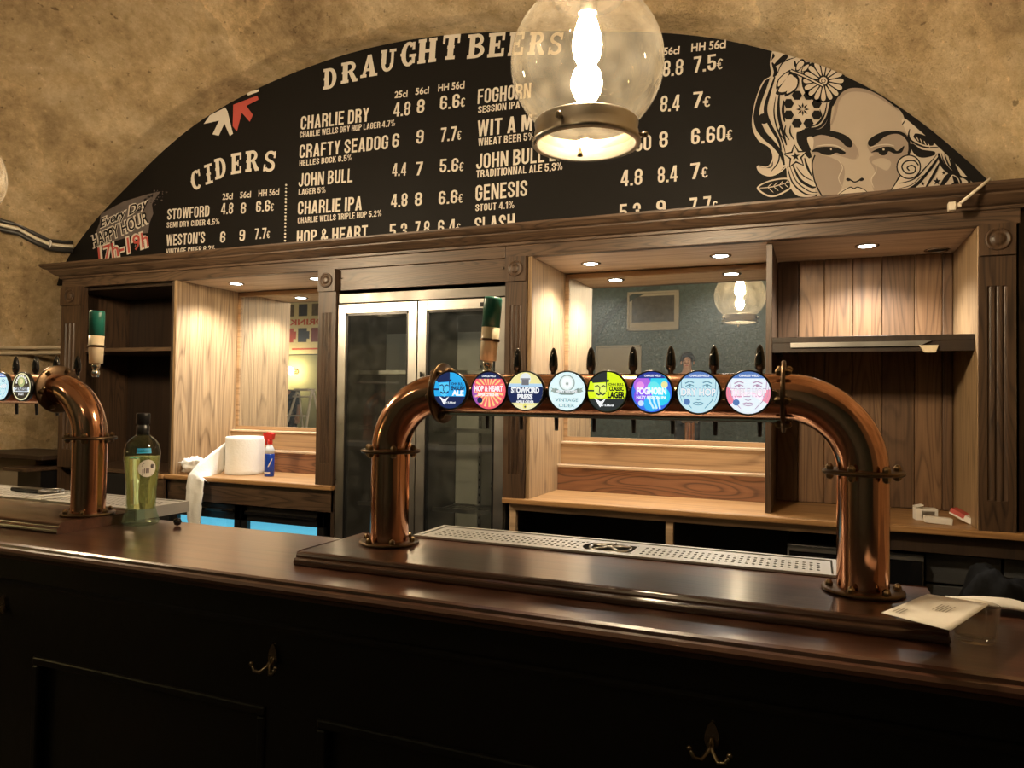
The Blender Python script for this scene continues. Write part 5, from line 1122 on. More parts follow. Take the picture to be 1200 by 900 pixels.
def spout(parent, x, y):
    f = MB().tube([(x, y - 0.055, ZH + 0.012), (x, y - 0.012, ZH + 0.014), (x, y, ZH + 0.022), (x, y, ZH + RP - 0.003)], 0.0075, 10); f.tube([(x, y, ZH + 0.02), (x, y, ZH - 0.02)], 0.0075, 10); f.build('tap_faucet', M['chrome'], parent)
    MB().tube([(x, y, ZH - 0.02), (x, y + 0.006, ZH - 0.05), (x, y + 0.008, ZH - 0.085)], [0.006, 0.0055, 0.0045], 12).build('spout', M['black'], parent)
def tall_handle(parent, x, y, lean, zt):
    z0 = ZH + RP - 0.004; d = Vector((lean, 0, 1)).normalized(); o = Vector((x, y, z0)); H = (zt - z0) / d.z
    h = MB(); h.lathe([(0.020, H * .2), (0.0217, H * .42), (0.0225, H * .62)], o, d=d, n=28); ob = lab(h.build('tap_handle', M['pale_wood'], parent), 'tall pale wooden tap handle with green tip')
    MB().lathe([(0.0225, H * .62), (0.0228, H * .97), (0.021, H), (0.0005, H)], o, d=d, n=28).build('green_tip', M['green_tip'], ob)
    MB().lathe([(0.020, H * .44), (0.025, H * .445), (0.025, H * .475), (0.020, H * .48)], o, d=d, n=28, cap=False).build('dark_band', M['bronze'], ob)
    MB().lathe([(0.009, -0.002), (0.013, 0.01), (0.009, 0.018), (0.008, H * .1), (0.012, H * .14), (0.013, H * .2)], o, d=d, n=20).build('ferrule', M['chrome'], ob)

TY = 1.57; XCL, XCR = -0.978, 0.087
t = thing('tap_tower', 'right-hand copper pipe tap tower with eight round badges', 'beer tap', (-0.45, TY, ZP), 'copper pipe tap towers')
column(t, XCL, TY); column(t, XCR, TY); elbow(t, XCL, TY, 1); elbow(t, XCR, TY, -1)
MB().tube([(XCL + RB, TY, ZH), (XCR - RB, TY, ZH)], RP, 48, cap=False).build('crossbar', M['copper'], t)
MB().box((XCL + RB + 0.004, TY - 0.012, ZH - RP - 0.006), (XCR - RB - 0.004, TY + 0.05, ZH - RP + 0.002)).build('spout_rail', M['chrome'], t, 0.002)
names = ['ale', 'heart', 'stowford', 'vintage', 'lager', 'foghorn', 'dry', 'triple']
lbls = ['blue and navy badge with a man in a hat', 'red sunburst badge reading HOP & HEART', 'yellow and navy badge reading STOWFORD PRESS', 'pale blue badge reading VINTAGE CIDER', 'lime and black badge reading CLASSIC LAGER', 'blue and violet badge reading FOGHORN', 'pale blue badge reading DRY HOP', 'white and pink badge reading TRIPLE HOP']
for i, x in enumerate([-0.773, -0.675, -0.587, -0.491, -0.403, -0.309, -0.215, -0.120]): badge(t, x, TY, names[i], lbls[i])
for x in [-0.664, -0.572, -0.48, -0.381, -0.296, -0.203, -0.108]: black_handle(t, x, TY + 0.06)
for x in [-0.745, -0.655, -0.565, -0.473, -0.380, -0.292, -0.200, -0.108]: spout(t, x, TY + 0.06)
tall_handle(t, -0.745, TY + 0.06, 0.075, 1.752)
LY = 1.545; XL2 = -2.018
t = thing('tap_tower', 'left-hand copper pipe tap tower beside the glass bottle', 'beer tap', (-2.9, LY, ZP), 'copper pipe tap towers')
column(t, XL2, LY); elbow(t, XL2, LY, -1); column(t, XL2 - 1.5, LY); elbow(t, XL2 - 1.5, LY, 1)
MB().tube([(XL2 - 1.5 + RB, LY, ZH), (XL2 - RB, LY, ZH)], RP, 48, cap=False).build('crossbar', M['copper'], t)
for i, (x, k) in enumerate([(-2.212, 'genesis'), (-2.312, 'dry'), (-2.41, 'triple'), (-2.51, 'foghorn')]):
    badge(t, x, LY, k, ['black stout badge reading GENESIS', 'pale blue badge reading DRY HOP', 'white badge reading TRIPLE HOP', 'blue badge reading FOGHORN'][i])
for x in [-2.195, -2.295, -2.395, -2.495, -2.595]: black_handle(t, x, LY + 0.085); spout(t, x, LY + 0.085)
tall_handle(t, -2.105, LY + 0.08, 0.0, 1.765)

# ================================================================ PENDANT LAMPS
def pendant(x, y, label, zc=2.385, r=0.2, fil='filament'):
    t = thing('pendant_lamp', label, 'pendant lamp', (x, y, zc), 'globe pendants over the bar')
    gp = []
    zr = zc - r * 0.98 * math.sin(math.radians(50)) - 0.032; gp.append((r * math.cos(math.radians(50)), zr - zc))
    for k in range(25):
        q = math.radians(-50 + (82 + 50) * k / 24); gp.append((r * math.cos(q), r * 0.98 * math.sin(q)))
    MB().lathe(gp, (x, y, zc), n=64, cap=False).build('globe', M['glass_globe'], t)
    rr_ = r * math.cos(math.radians(50)) + 0.003
    o = MB().lathe([(rr_ - 0.002, 0.026), (rr_ + 0.001, 0.027), (rr_ + 0.004, 0.022), (rr_ + 0.001, 0.004), (rr_ + 0.004, -0.002), (rr_ + 0.004, -0.018), (rr_ + 0.010, -0.023), (rr_ + 0.010, -0.030), (rr_ - 0.002, -0.034), (rr_ - 0.004, -0.03), (rr_ - 0.002, 0.026)], (x, y, zr), n=56, cap=False).build('bottom_ring', M['nickel'], t)
    MB().lathe([(rr_ - 0.006, -0.026), (rr_ * 0.7, -0.031), (rr_ * 0.4, -0.034), (0.0005, -0.035)], (x, y, zr), n=48, cap=False).build('bottom_lens', M['glass_lens'], o)
    for a in (0.35, 2.45, 4.55):
        p = Vector((x + (rr_ + 0.008) * math.cos(a), y + (rr_ + 0.008) * math.sin(a), zr - 0.004)); d = Vector((math.cos(a), math.sin(a), 0))
        k = MB().lathe([(0.005, -0.006), (0.005, 0.006), (0.0085, 0.008), (0.0085, 0.018), (0.005, 0.021)], p, d=d, n=14); k.build('thumb_screw', M['antique'], o)
    p = Vector((x - 0.012, y - rr_ * 0.1, zr - 0.036)); MB().lathe([(0.0005, -0.03), (0.008, -0.028), (0.006, -0.018), (0.003, -0.012), (0.003, 0.006)], p, n=12).build('drop_finial', M['antique'], o)
    zt = zc + r * 0.98 * math.sin(math.radians(82))
    MB().lathe([(0.075, -0.015), (0.095, -0.02), (0.10, -0.008), (0.075, 0.004), (0.05, 0.012), (0.042, 0.05), (0.03, 0.07), (0.012, 0.08), (0.010, 0.6), (0.07, 1.0 if False else 0.62), (0.07, 0.63)][:9], (x, y, zt), n=40).build('cap', M['antique'], t)
    MB().lathe([(0.026, 0), (0.026, 0.055), (0.03, 0.06), (0.03, 0.09)], (x, y, zc + 0.132), n=28).build('lamp_holder', M['antique'], t)
    MB().tube([(x, y, zt + 0.55), (x, y, zt + 1.6)], 0.008, 10).build('suspension_rod', M['antique'], t)
    zb = zc + 0.135
    bl = [(0.017, 0.0), (0.026, -0.025), (0.036, -0.06), (0.039, -0.085), (0.034, -0.115), (0.021, -0.14), (0.018, -0.152), (0.022, -0.168), (0.031, -0.19), (0.032, -0.208), (0.024, -0.232), (0.0005, -0.246)]  # outline swollen so the shape takes in the bulb's bloom
    MB().lathe(bl, (x, y, zb), n=24, cap=False).build('bulb', M[fil], t)
    return t
pendant(-0.556, 1.82, 'glowing glass globe pendant hanging before the middle of the menu board')
pendant(-3.235, 1.82, 'glass globe pendant just entering at the left edge by the stone vault')
pendant(2.0, 1.82, 'glass globe pendant beyond the right end of the bar')
pendant(-0.9, -1.3, 'added glass globe pendant out of view over the raised floor, nearest the camera', 3.55, fil='filament_far')  # this and the next are unseen, added to light the bar's camera side
pendant(-4.4, -1.3, 'added glass globe pendant out of view over the raised floor, towards the mug poster', 3.55, fil='filament_far')

# ================================================================ SMALL THINGS
# bottle
bx, by = -1.885, 1.618
t = thing('gin_bottle', 'clear glass bottle of pale spirit with black cap on the bar', 'bottle', (bx, by, ZB))
MB().lathe([(0.045, 0.0), (0.050, 0.003), (0.0515, 0.012), (0.044, 0.036), (0.040, 0.048)], (bx, by, ZB), n=10, smooth=False).build('foot', M['glass_foot'], t)
MB().lathe([(0.040, 0.048), (0.041, 0.06), (0.0425, 0.10), (0.047, 0.16), (0.0505, 0.20), (0.0505, 0.222), (0.045, 0.243), (0.034, 0.258), (0.022, 0.267), (0.016, 0.274), (0.0155, 0.30)], (bx, by, ZB), n=40, cap=False).build('body', M['glass_clear'], t)
MB().lathe([(0.036, 0.05), (0.0385, 0.062), (0.040, 0.10), (0.0445, 0.16), (0.0475, 0.198), (0.0475, 0.205), (0.0005, 0.206)], (bx, by, ZB), n=36).build('spirit', M['liquid'], t)
MB().lathe([(0.0175, 0.268), (0.0185, 0.28), (0.0185, 0.296), (0.0165, 0.298), (0.0165, 0.302), (0.0195, 0.304), (0.0195, 0.333), (0.018, 0.336), (0.0005, 0.336)], (bx, by, ZB), n=30).build('cap', M['black'], t)
lb = MB(); rowsl = []; nr = 6; va = math.atan2(-by, -bx) + 0.30
for i in range(nr + 1):
    rr_ = 0.026 * i / nr + 1e-5; ring = []
    for k in range(28):
        q = 2 * math.pi * k / 28; dz = rr_ * math.sin(q); dv = rr_ * math.cos(q); zz = 0.172 + dz; R_b = 0.0435 + (zz - 0.10) / 0.1 * 0.0075 + 0.001
        an = va + dv / R_b; ring.append((bx + R_b * math.cos(an), by + R_b * math.sin(an), ZB + zz))
    rowsl.append(ring)
lb.grid(rowsl, close=True)
for k, (u0, u1, z0, z1) in enumerate([(-.012, .014, .186, .188), (-.016, .012, .182, .1835), (-.016, .010, .178, .1795), (-.014, -.011, .158, .170), (-.009, -.007, .158, .172), (-.004, .0, .158, .172), (.003, .005, .158, .172), (.009, .018, .172, .184), (-.015, .014, .152, .154)]):
    pts_ = []
    for u, z in ((u0, z0), (u1, z0), (u1, z1), (u0, z1)):
        R_b = 0.0435 + (z - 0.10) / 0.1 * 0.0075 + 0.0016; an = va + u / R_b; pts_.append((bx + R_b * math.cos(an), by + R_b * math.sin(an), ZB + z))
    lb.add(pts_, [(0, 1, 2, 3)], 1)
lab(lb.build('round_label', [M['paper'], M['grey_print']], t), 'round cream label')
lg = MB(); an0 = va - 0.2
for k in range(8):
    pass
rw = [[(bx + (0.0515 if z < .222 else 0.048) * math.cos(an0 + q * 0.1), by + (0.0515 if z < .222 else 0.048) * math.sin(an0 + q * 0.1), ZB + z) for q in range(-4, 5)] for z in (.217, .232)]
lg.grid(rw); lab(lg.build('blue_neck_label', plain('sky_blue_label', (0.03, 0.35, 0.65), 0.4), t), 'small sky-blue label')

# knob on the tray, bar tools
tag(MB().lathe([(0.0005, 0.0), (0.009, 0.004), (0.012, 0.012), (0.009, 0.020), (0.0005, 0.024)], (-1.765, 1.645, ZB), n=20).build('ball_stopper', M['gloss_black'], loc=(-1.765, 1.645, ZB)), 'small shiny black ball beside the glass bottle', 'stopper')
p0 = onZ(60, 577, ZP + 0.01)
t = thing('bar_strainer', 'dark round-ended bar strainer on the left drip tray', 'strainer', (p0.x, p0.y, ZP + 0.006))
ring = [(p0.x + 0.035 * math.cos(q), p0.y + 0.035 * math.sin(q), ZP + 0.014) for q in [2 * math.pi * k / 24 for k in range(25)]]
MB().tube(ring, 0.007, 8).build('ring', M['darksteel'], t)
MB().box((p0.x - 0.19, p0.y - 0.022, ZP + 0.0065), (p0.x - 0.03, p0.y + 0.022, ZP + 0.020)).build('handle', M['black'], t, 0.005)
for i, (a, e, lb_) in enumerate((((30, 583), (75, 578), 'thin white straw lying left of its pair on the left drip tray'), ((48, 585), (88, 580), 'thin white straw lying nearest the left copper column'))):
    a = onZ(*a, ZP + 0.01); e = onZ(*e, ZP + 0.01)
    tag(MB().tube([(a.x, a.y, ZP + 0.0095), (e.x, e.y, ZP + 0.0095)], 0.003, 8).build('drinking_straw', M['white'], loc=(a.x, a.y, ZP + 0.0065)), lb_, 'straw', 'straws on the drip tray')

# paper roll with its trailing sheet
rx, ry, rr_, rh = -3.36, 3.655, 0.118, 0.235
t = thing('paper_roll', 'large white paper roll with its end hanging over the counter', 'paper roll', (rx, ry, ZC))
rw = []
for z in [0, 0.004] + [rh * k / 12 for k in range(1, 12)] + [rh - 0.004, rh]:
    e = 0.004 if z in (0, rh) else 0
    rw.append([(rx + (rr_ - e + 0.0016 * noise.noise((math.cos(2 * math.pi * k / 64) * 3, math.sin(2 * math.pi * k / 64) * 3, z * 60))) * math.cos(2 * math.pi * k / 64), ry + (rr_ - e + 0.002 * noise.noise((math.cos(2 * math.pi * k / 64) * 2, math.sin(2 * math.pi * k / 64) * 2, z * 60))) * math.sin(2 * math.pi * k / 64), ZC + z) for k in range(64)])
b = MB(); b.grid(rw, close=True)
b.grid([rw[-1], [(rx + 0.03 * math.cos(2 * math.pi * k / 64), ry + 0.03 * math.sin(2 * math.pi * k / 64), ZC + rh) for k in range(64)], [(rx + 0.03 * math.cos(2 * math.pi * k / 64), ry + 0.03 * math.sin(2 * math.pi * k / 64), ZC + 0.02) for k in range(64)]], close=True, smooth=False)
b.build('roll', M['tissue'], t)
MB().lathe([(0.030, 0.0), (0.030, rh), (0.026, rh), (0.026, 0)], (rx, ry, ZC), n=32, cap=False).build('core', M['conduit'], t)
sh = MB(); path = []
ctl = [((267, 516), (262, 552), 3.60), ((252, 528), (250, 560), 3.50), ((236, 541), (246, 566), 3.42), ((222, 557), (241, 562), 3.365), ((219, 574), (239, 578), 3.350), ((218, 592), (236, 594), 3.345), ((219, 612), (234, 614), 3.348), ((219, 640), (234, 642), 3.35)]
for i in range(len(ctl) - 1):
    (a, b2, y), (a1, b3, y1) = ctl[i], ctl[i + 1]
    for k in range(5):
        q = k / 5; L0 = onY(a[0] + (a1[0] - a[0]) * q, a[1] + (a1[1] - a[1]) * q, y + (y1 - y) * q); R0 = onY(b2[0] + (b3[0] - b2[0]) * q, b2[1] + (b3[1] - b2[1]) * q, y + (y1 - y) * q - 0.01)
        path.append([L0.lerp(R0, s / 6) + Vector((0, -0.012 * math.sin(s / 6 * math.pi * 2 + i * 0.7), 0)) for s in range(7)])
sh.grid(path); lab(sh.build('trailing_sheet', M['tissue'], t, solid=0.0015), 'loose end of white paper hanging down')
p = onZ(232, 553, ZC)
b = MB(); b.grid(blob((-3.60, 3.47, ZC + 0.05), (0.085, 0.05, 0.05), 8, 0.55, 28, 18, 2.6), close=True)
for v in b.v: v.z = max(v.z, ZC)
tag(b.build('crumpled_tissue', M['tissue'], loc=(-3.60, 3.47, ZC)), 'crumpled white tissue left of the paper roll', 'tissue')
# spray bottle
sx, sy = -3.115, 3.60
t = thing('spray_bottle', 'blue spray bottle with red trigger beside the paper roll', 'spray bottle', (sx, sy, ZC))
MB().lathe([(0.028, 0), (0.030, 0.004), (0.030, 0.135), (0.029, 0.14)], (sx, sy, ZC), n=28).build('bottle', M['blue_liquid'], t)
MB().lathe([(0.029, 0.14), (0.028, 0.165), (0.020, 0.185), (0.014, 0.195), (0.014, 0.205)], (sx, sy, ZC), n=28).build('clear_shoulder', M['spray_clear'], t)
h = MB(); h.lathe([(0.017, 0.198), (0.017, 0.222), (0.012, 0.228)], (sx, sy, ZC), n=20)
h.prism([(sx - 0.035, sy - 0.012, ZC + 0.232), (sx + 0.022, sy - 0.012, ZC + 0.226), (sx + 0.030, sy - 0.012, ZC + 0.262), (sx - 0.01, sy - 0.012, ZC + 0.272), (sx - 0.042, sy - 0.012, ZC + 0.262)], (0, 0.024, 0))
hd_ = h.build('spray_head', M['red_plastic'], t, 0.002)
MB().prism([(sx - 0.028, sy - 0.006, ZC + 0.232), (sx - 0.018, sy - 0.006, ZC + 0.232), (sx - 0.026, sy - 0.006, ZC + 0.195), (sx - 0.034, sy - 0.006, ZC + 0.19)], (0, 0.012, 0)).build('trigger', M['red_plastic'], hd_, 0.001)
lb = MB(); rw = [[(sx + 0.0308 * math.cos(q), sy + 0.0308 * math.sin(q), ZC + z) for q in [math.radians(-150 + 12 * k) for k in range(10)]] for z in (0.02, 0.028)]
lb.grid(rw); lb.build('label_stripe', M['white'], t); lb = MB(); rw = [[(sx + 0.0308 * math.cos(q), sy + 0.0308 * math.sin(q), ZC + 0.06 + 0.05 * k / 9) for q in [math.radians(-70 + 5 * k), math.radians(-58 + 5 * k)]] for k in range(10)]; lb.grid(rw)
lb.build('label_stripe', M['white'], t)

# cigarette packets on the right counter
def packet(x, y, rot, dims, label, tilt=0.0, red=False, openl=False):
    t = thing('cigarette_packet', label, 'packet', (x, y, ZC), 'packets by the pine alcove')
    lx, ly, lz = dims; cm = Matrix.Rotation(rot, 4, 'Z') @ Matrix.Rotation(tilt, 4, 'Y')
    def tb(a, b2, mi, mb): 
        k = MB().box(a, b2, mi); zmin = 0
        mb.add([Vector((x, y, ZC)) + cm @ v for v in k.v], k.f, mi)
    b = MB(); tb((-lx / 2, -ly / 2, 0), (lx / 2, ly / 2, lz), 0, b)
    if red: tb((-lx / 2 - 0.0004, -ly / 2 - 0.0004, lz * .3), (lx * .15, ly / 2 + 0.0004, lz + 0.0004), 1, b)
    zz = min(v.z for v in b.v)
    for v in b.v: v.z += ZC - zz + 0.0003
    b.build('box', [M['white'], M['red_print']], t, 0.001)
    if openl:
        l = MB(); tb((-lx / 2, -ly / 2, lz), (-lx / 2 + 0.03, ly / 2, lz + 0.004), 0, l); 
        for v in l.v: v.z += ZC - zz + 0.002 + abs(v.x - (x - lx / 2)) * 0.3
        l.build('flap', M['white'], t)
        s = MB(); tb((-0.02, -ly / 2 - .0004, lz * .2), (0.03, -ly / 2, lz * .8), 0, s)
        for v in s.v: v.z += ZC - zz
        s.build('inner_foil', M['steel'], t)
packet(0.442, 3.60, 0.12, (0.085, 0.055, 0.05), 'open white packet, tallest of the three in the alcove corner', 0.0, False, True)
packet(0.475, 3.50, 0.05, (0.10, 0.045, 0.025), 'flat white packet lying in front of the open one', 0.05)
packet(0.575, 3.58, -0.5, (0.09, 0.055, 0.025), 'tilted red and white packet against the alcove side', 0.42, True)

# card on the plinth, cloth and sheet behind it
cs = [Vector((0.0989, 1.2985, 0)), Vector((0.1833, 1.4626, 0)), Vector((0.2703, 1.4332, 0)), Vector((0.1849, 1.2397, 0))]
ZCARD = 1.172
t = thing('paper_card', 'cream printed card lying raised by the right copper column', 'card', (0.19, 1.37, ZCARD))
def cpt(u, v, dz): return cs[0].lerp(cs[3], u).lerp(cs[1].lerp(cs[2], u), v) + Vector((0, 0, ZCARD + 0.0003 + dz))
b = MB(); b.grid([[cpt(i / 8, j / 8, 0) for i in range(9)] for j in range(9)]); b.build('sheet', M['paper'], t, solid=0.0006)
pr = MB()
for k in range(5):
    u = 0.46 + 0.05 * k; pr.add([cpt(u, .42, .0018), cpt(u + .02, .42, .0018), cpt(u + .02, .66 - .03 * (k % 2), .0018), cpt(u, .66 - .03 * (k % 2), .0018)], [(0, 1, 2, 3)])
for k in range(3):
    u = 0.10 + 0.05 * k; pr.add([cpt(u, .08, .0018), cpt(u + .02, .08, .0018), cpt(u + .02, .26, .0018), cpt(u, .26, .0018)], [(0, 1, 2, 3)])
lab(pr.build('small_print', plain('faint_print', (0.40, 0.36, 0.30), 0.7), t), 'faint grey lines of print')
t = thing('glass_tumbler', 'small clear glass tumbler under the cream card', 'glass', (0.248, 1.428, ZB))
MB().lathe([(0.0005, 0.001), (0.028, 0.001), (0.031, 0.004), (0.036, 0.058), (0.0365, 0.061), (0.034, 0.061), (0.029, 0.010), (0.0005, 0.009)], (0.248, 1.428, ZB), n=36, cap=False).build('glass', M['glass_bulb'], t)
b = MB(); rws = []
for i in range(14):
    r_ = []
    for k in range(8):
        u, v = i / 13, k / 7; q = Vector((0.245 + 0.19 * u, 1.615 + 0.09 * v, ZB + 0.004))
        hgt = 0.016 * max(0, math.sin(math.pi * min(1, u * 1.15)) ) * math.sin(math.pi * (0.25 + 0.75 * v)) + 0.006 * noise.noise(q * 22)
        r_.append(q + Vector((0, 0, max(0, hgt))))
    rws.append(r_)
b.grid(rws); tag(b.build('bar_cloth', M['white'], loc=(0.34, 1.66, ZB), solid=0.004), 'crumpled white cloth behind the cream card', 'cloth')

# white cable end on the cornice, cable bundle and trunking at the left
p1, p2 = onY(1117, 243, 3.296), onY(1157, 214, 3.40)
t = thing('white_cable', 'white cable with a plug hanging over the cornice', 'cable', (p2.x, 3.4, 2.376))
MB().tube([(p2.x + 0.03, 3.60, 2.382), (p2.x + 0.01, 3.42, 2.384), (p2.x - 0.01, 3.305, 2.384), (p1.x + 0.08, 3.290, 2.345), (p1.x + 0.022, 3.288, p1.z + 0.012)], 0.006, 10).build('cable', M['cable_w'], t)
b = MB().box((p1.x - 0.020, 3.268, p1.z - 0.016), (p1.x + 0.006, 3.300, p1.z + 0.016)); b.box((p1.x + 0.004, 3.280, p1.z - 0.004), (p1.x + 0.026, 3.292, p1.z + 0.014)); b.build('plug', M['cable_w'], t, 0.003)
def vwall(px, py):
    """point on the stone left of the board nearest the given sight line"""
    best = None
    for i, r in enumerate(fine[5:]):
        for j, p in enumerate(r[:70]):
            d = RW.T @ (np.array(p) - CAM)
            if d[2] > 0:
                u, v = PCX + FPX * d[0] / d[2], PCY + FPX * d[1] / d[2]; e = (u - px)**2 + (v - py)**2
                if best is None or e < best[0]: best = (e, p, d[2])
    q = onY(px, py, best[1].y); return q
def offw(p, d):
    r = Vector((VC.x - p.x, -1.0, (VC.z + 0.5) - p.z)).normalized(); return p + r * d
cp = [vwall(*q) for q in ((-30, 252), (2, 264), (20, 268), (40, 279), (56, 286), (71, 288), (84, 288.5))]
t = thing('cable_bundle', 'cream and dark cables tied together on the stone left of the board', 'cables', cp[2])
MB().tube([offw(p, 0.035) for p in cp], 0.012, 10).build('cream_cable', M['cable_w'], t)
MB().tube([offw(p, 0.028) + Vector((0, 0, 0.030)) for p in cp], 0.014, 10).build('dark_cable', M['cable_b'], t)
MB().tube([offw(p, 0.03) + Vector((0, 0, -0.030)) for p in cp], 0.018, 10).build('dark_cable', M['cable_b'], t)
q = offw(cp[4], 0.035); MB().lathe([(0.03, -0.004), (0.032, 0), (0.03, 0.004)], q, d=(cp[5] - cp[3]), n=16).build('cable_tie', M['white'], t)
ta, tb_ = vwall(-20, 414), vwall(70, 413)
t = thing('cable_trunking', 'cream cable trunking along the stone behind the left taps', 'trunking', ta)
for dz in (0.035, -0.005):
    MB().tube([offw(ta, 0.03) + Vector((0, 0, dz)), offw(tb_, 0.03) + Vector((0, 0, dz)), offw(tb_, 0.03) + Vector((0.25, 0.1, dz))], 0.014, 10).build('pipe', M['conduit'], t)

# ================================================================ ROOM BEHIND (seen in the mirrors)
def frame(label, x0, x1, z0, z1, art_, bw=0.07):
    t = thing('picture_frame', label, 'picture', ((x0 + x1) / 2, YF, z0), 'framed pictures on the teal wall'); y = YF + 0.001
    b = MB(); b.box((x0, y, z0), (x1, y + 0.03, z0 + 0.03)); b.box((x0, y, z1 - 0.03), (x1, y + 0.03, z1)); b.box((x0, y, z0), (x0 + 0.03, y + 0.03, z1)); b.box((x1 - 0.03, y, z0), (x1, y + 0.03, z1)); b.build('frame', M['mount'], t, 0.004)
    B((x0 + 0.02, y, z0 + 0.02), (x1 - 0.02, y + 0.012, z1 - 0.02)).build('mount_board', M['mount'], t)
    B((x0 + bw, y + 0.012, z0 + bw * 1.8), (x1 - bw, y + 0.015, z1 - bw)).build('print', art_, t)
frame('framed dark photograph reflected high in the wide mirror', -2.636, -1.86, 2.66, 3.25, M['photo_grey'])
frame('pale framed print reflected low in the wide mirror, left of the photograph', -3.125, -2.413, 1.75, 2.444, M['mount'])
# arch line on the far wall
am = MB(); a_in = []; a_out = []
for k in range(30):
    q = math.radians(100 + 70 * k / 29); a_in.append((-1.9 + 1.35 * math.cos(q), YF + 0.02, 1.95 + 1.35 * math.sin(q))); a_out.append((-1.9 + 1.43 * math.cos(q), YF + 0.02, 1.95 + 1.43 * math.sin(q)))
am.grid([a_in, a_out], smooth=False); struct('trim_1', am, plain('dark_teal_trim', (0.03, 0.05, 0.05), 0.6))
# poster of mugs and glasses
t = thing('mug_poster', 'cream poster of mugs and glasses reflected in the left mirror', 'poster', (-8.65, YF, 2.42)); y = YF + 0.001
px0, px1, pz0, pz1 = -9.25, -8.11, 2.38, 3.36
B((px0, y, pz0), (px1, y + 0.02, pz1)).build('sheet', plain('poster_paper', (0.62, 0.57, 0.44), 0.6), t)
pm = MB(); yy = y + 0.0205
def pr_(x0, x1, z0, z1, mi): pm.add([(px0 + x0, yy, pz0 + z0), (px0 + x1, yy, pz0 + z0), (px0 + x1, yy, pz0 + z1), (px0 + x0, yy, pz0 + z1)], [(0, 1, 2, 3)], mi)
pr_(.32, 1.05, .08, .11, 1)
for i, x in enumerate((.15, .45, .75)):
    pr_(x, x + .2, .22, .48, [1, 2, 3][i]); pr_(x + .2, x + .26, .28, .42, [1, 2, 3][i]); pr_(x, x + .2, .70, .92, [0, 2, 0][i])
text(pm, 'DRINK', (px0 + 1.02, yy, pz0 + .54), (-.78, 0, 0), (0, 0, .1), 1, .03)
pm.build('poster_print', [M['grey_print'], M['red_print'], plain('navy_print', (0.03, 0.04, 0.09), 0.6), plain('maroon_print', (0.16, 0.02, 0.03), 0.6)], t)
def sconce(x, label):
    t = thing('wall_sconce', label, 'wall light', (x, YF + 0.03, 2.06), 'brass globe wall lights'); y = YF + 0.03
    MB().lathe([(0.05, 0), (0.05, 0.012), (0.03, 0.02)], (x, y, 2.06), d=(0, 1, 0), n=24).build('back_plate', M['brass'], t)
    MB().tube([(x, y + 0.01, 2.06), (x, y + 0.09, 2.06), (x, y + 0.12, 2.06)], [0.012, 0.012, 0.03], 14).build('arm', M['brass'], t)
    rw = blob((x, y + 0.18, 2.06), (0.07, 0.07, 0.07), 0, 0.0, 20, 12); MB().grid(rw, close=True).build('globe_bulb', M['sconce_bulb'], t)
sconce(-9.13, 'brass globe wall light under the mug poster, left of its pair'); sconce(-8.80, 'brass globe wall light under the mug poster, nearest the ladder')
# step ladder
t = thing('step_ladder', 'white step ladder reflected in the left mirror', 'ladder', (-7.0, -1.0, 0.5))
ly0 = -0.9
for s in (-1, 1):
    MB().tube([(-7.02 + s * 0.24, ly0 + 0.30, 0.5), (-7.0 + s * 0.13, ly0 - 0.05, 1.68)], 0.018, 8).build('rail', M['white'], t)
    MB().tube([(-7.02 + s * 0.22, ly0 - 0.45, 0.5), (-7.0 + s * 0.13, ly0 - 0.08, 1.66)], 0.014, 8).build('rear_leg', M['white'], t)
for k in range(4):
    q = 0.18 + 0.24 * k; z = 0.5 + 1.18 * q; hw = 0.24 - 0.11 * q; yy = ly0 + 0.30 - 0.35 * q
    B((-7.015 - hw, yy - 0.045, z), (-7.015 + hw, yy + 0.045, z + 0.02)).build('step', M['white'], t)
B((-7.13, ly0 - 0.14, 1.66), (-6.87, ly0 + 0.04, 1.69)).build('top_plate', M['white'], t)
# high table with a round white top
p = onY(450, 448, 7.0 + 0.85)
t = thing('high_table', 'round white high table reflected in the left fridge door', 'table', (p.x, -0.85, 0.5))
MB().lathe([(0.26, -0.025), (0.27, -0.015), (0.27, 0.0), (0.0005, 0.001)], (p.x, -0.85, p.z), n=40).build('table_top', M['white'], t)
MB().tube([(p.x, -0.85, 0.52), (p.x, -0.85, p.z - 0.02)], 0.025, 14).build('pole', M['darksteel'], t)
MB().lathe([(0.22, 0.0), (0.22, 0.012), (0.05, 0.03)], (p.x, -0.85, 0.5), n=30).build('base', M['darksteel'], t)

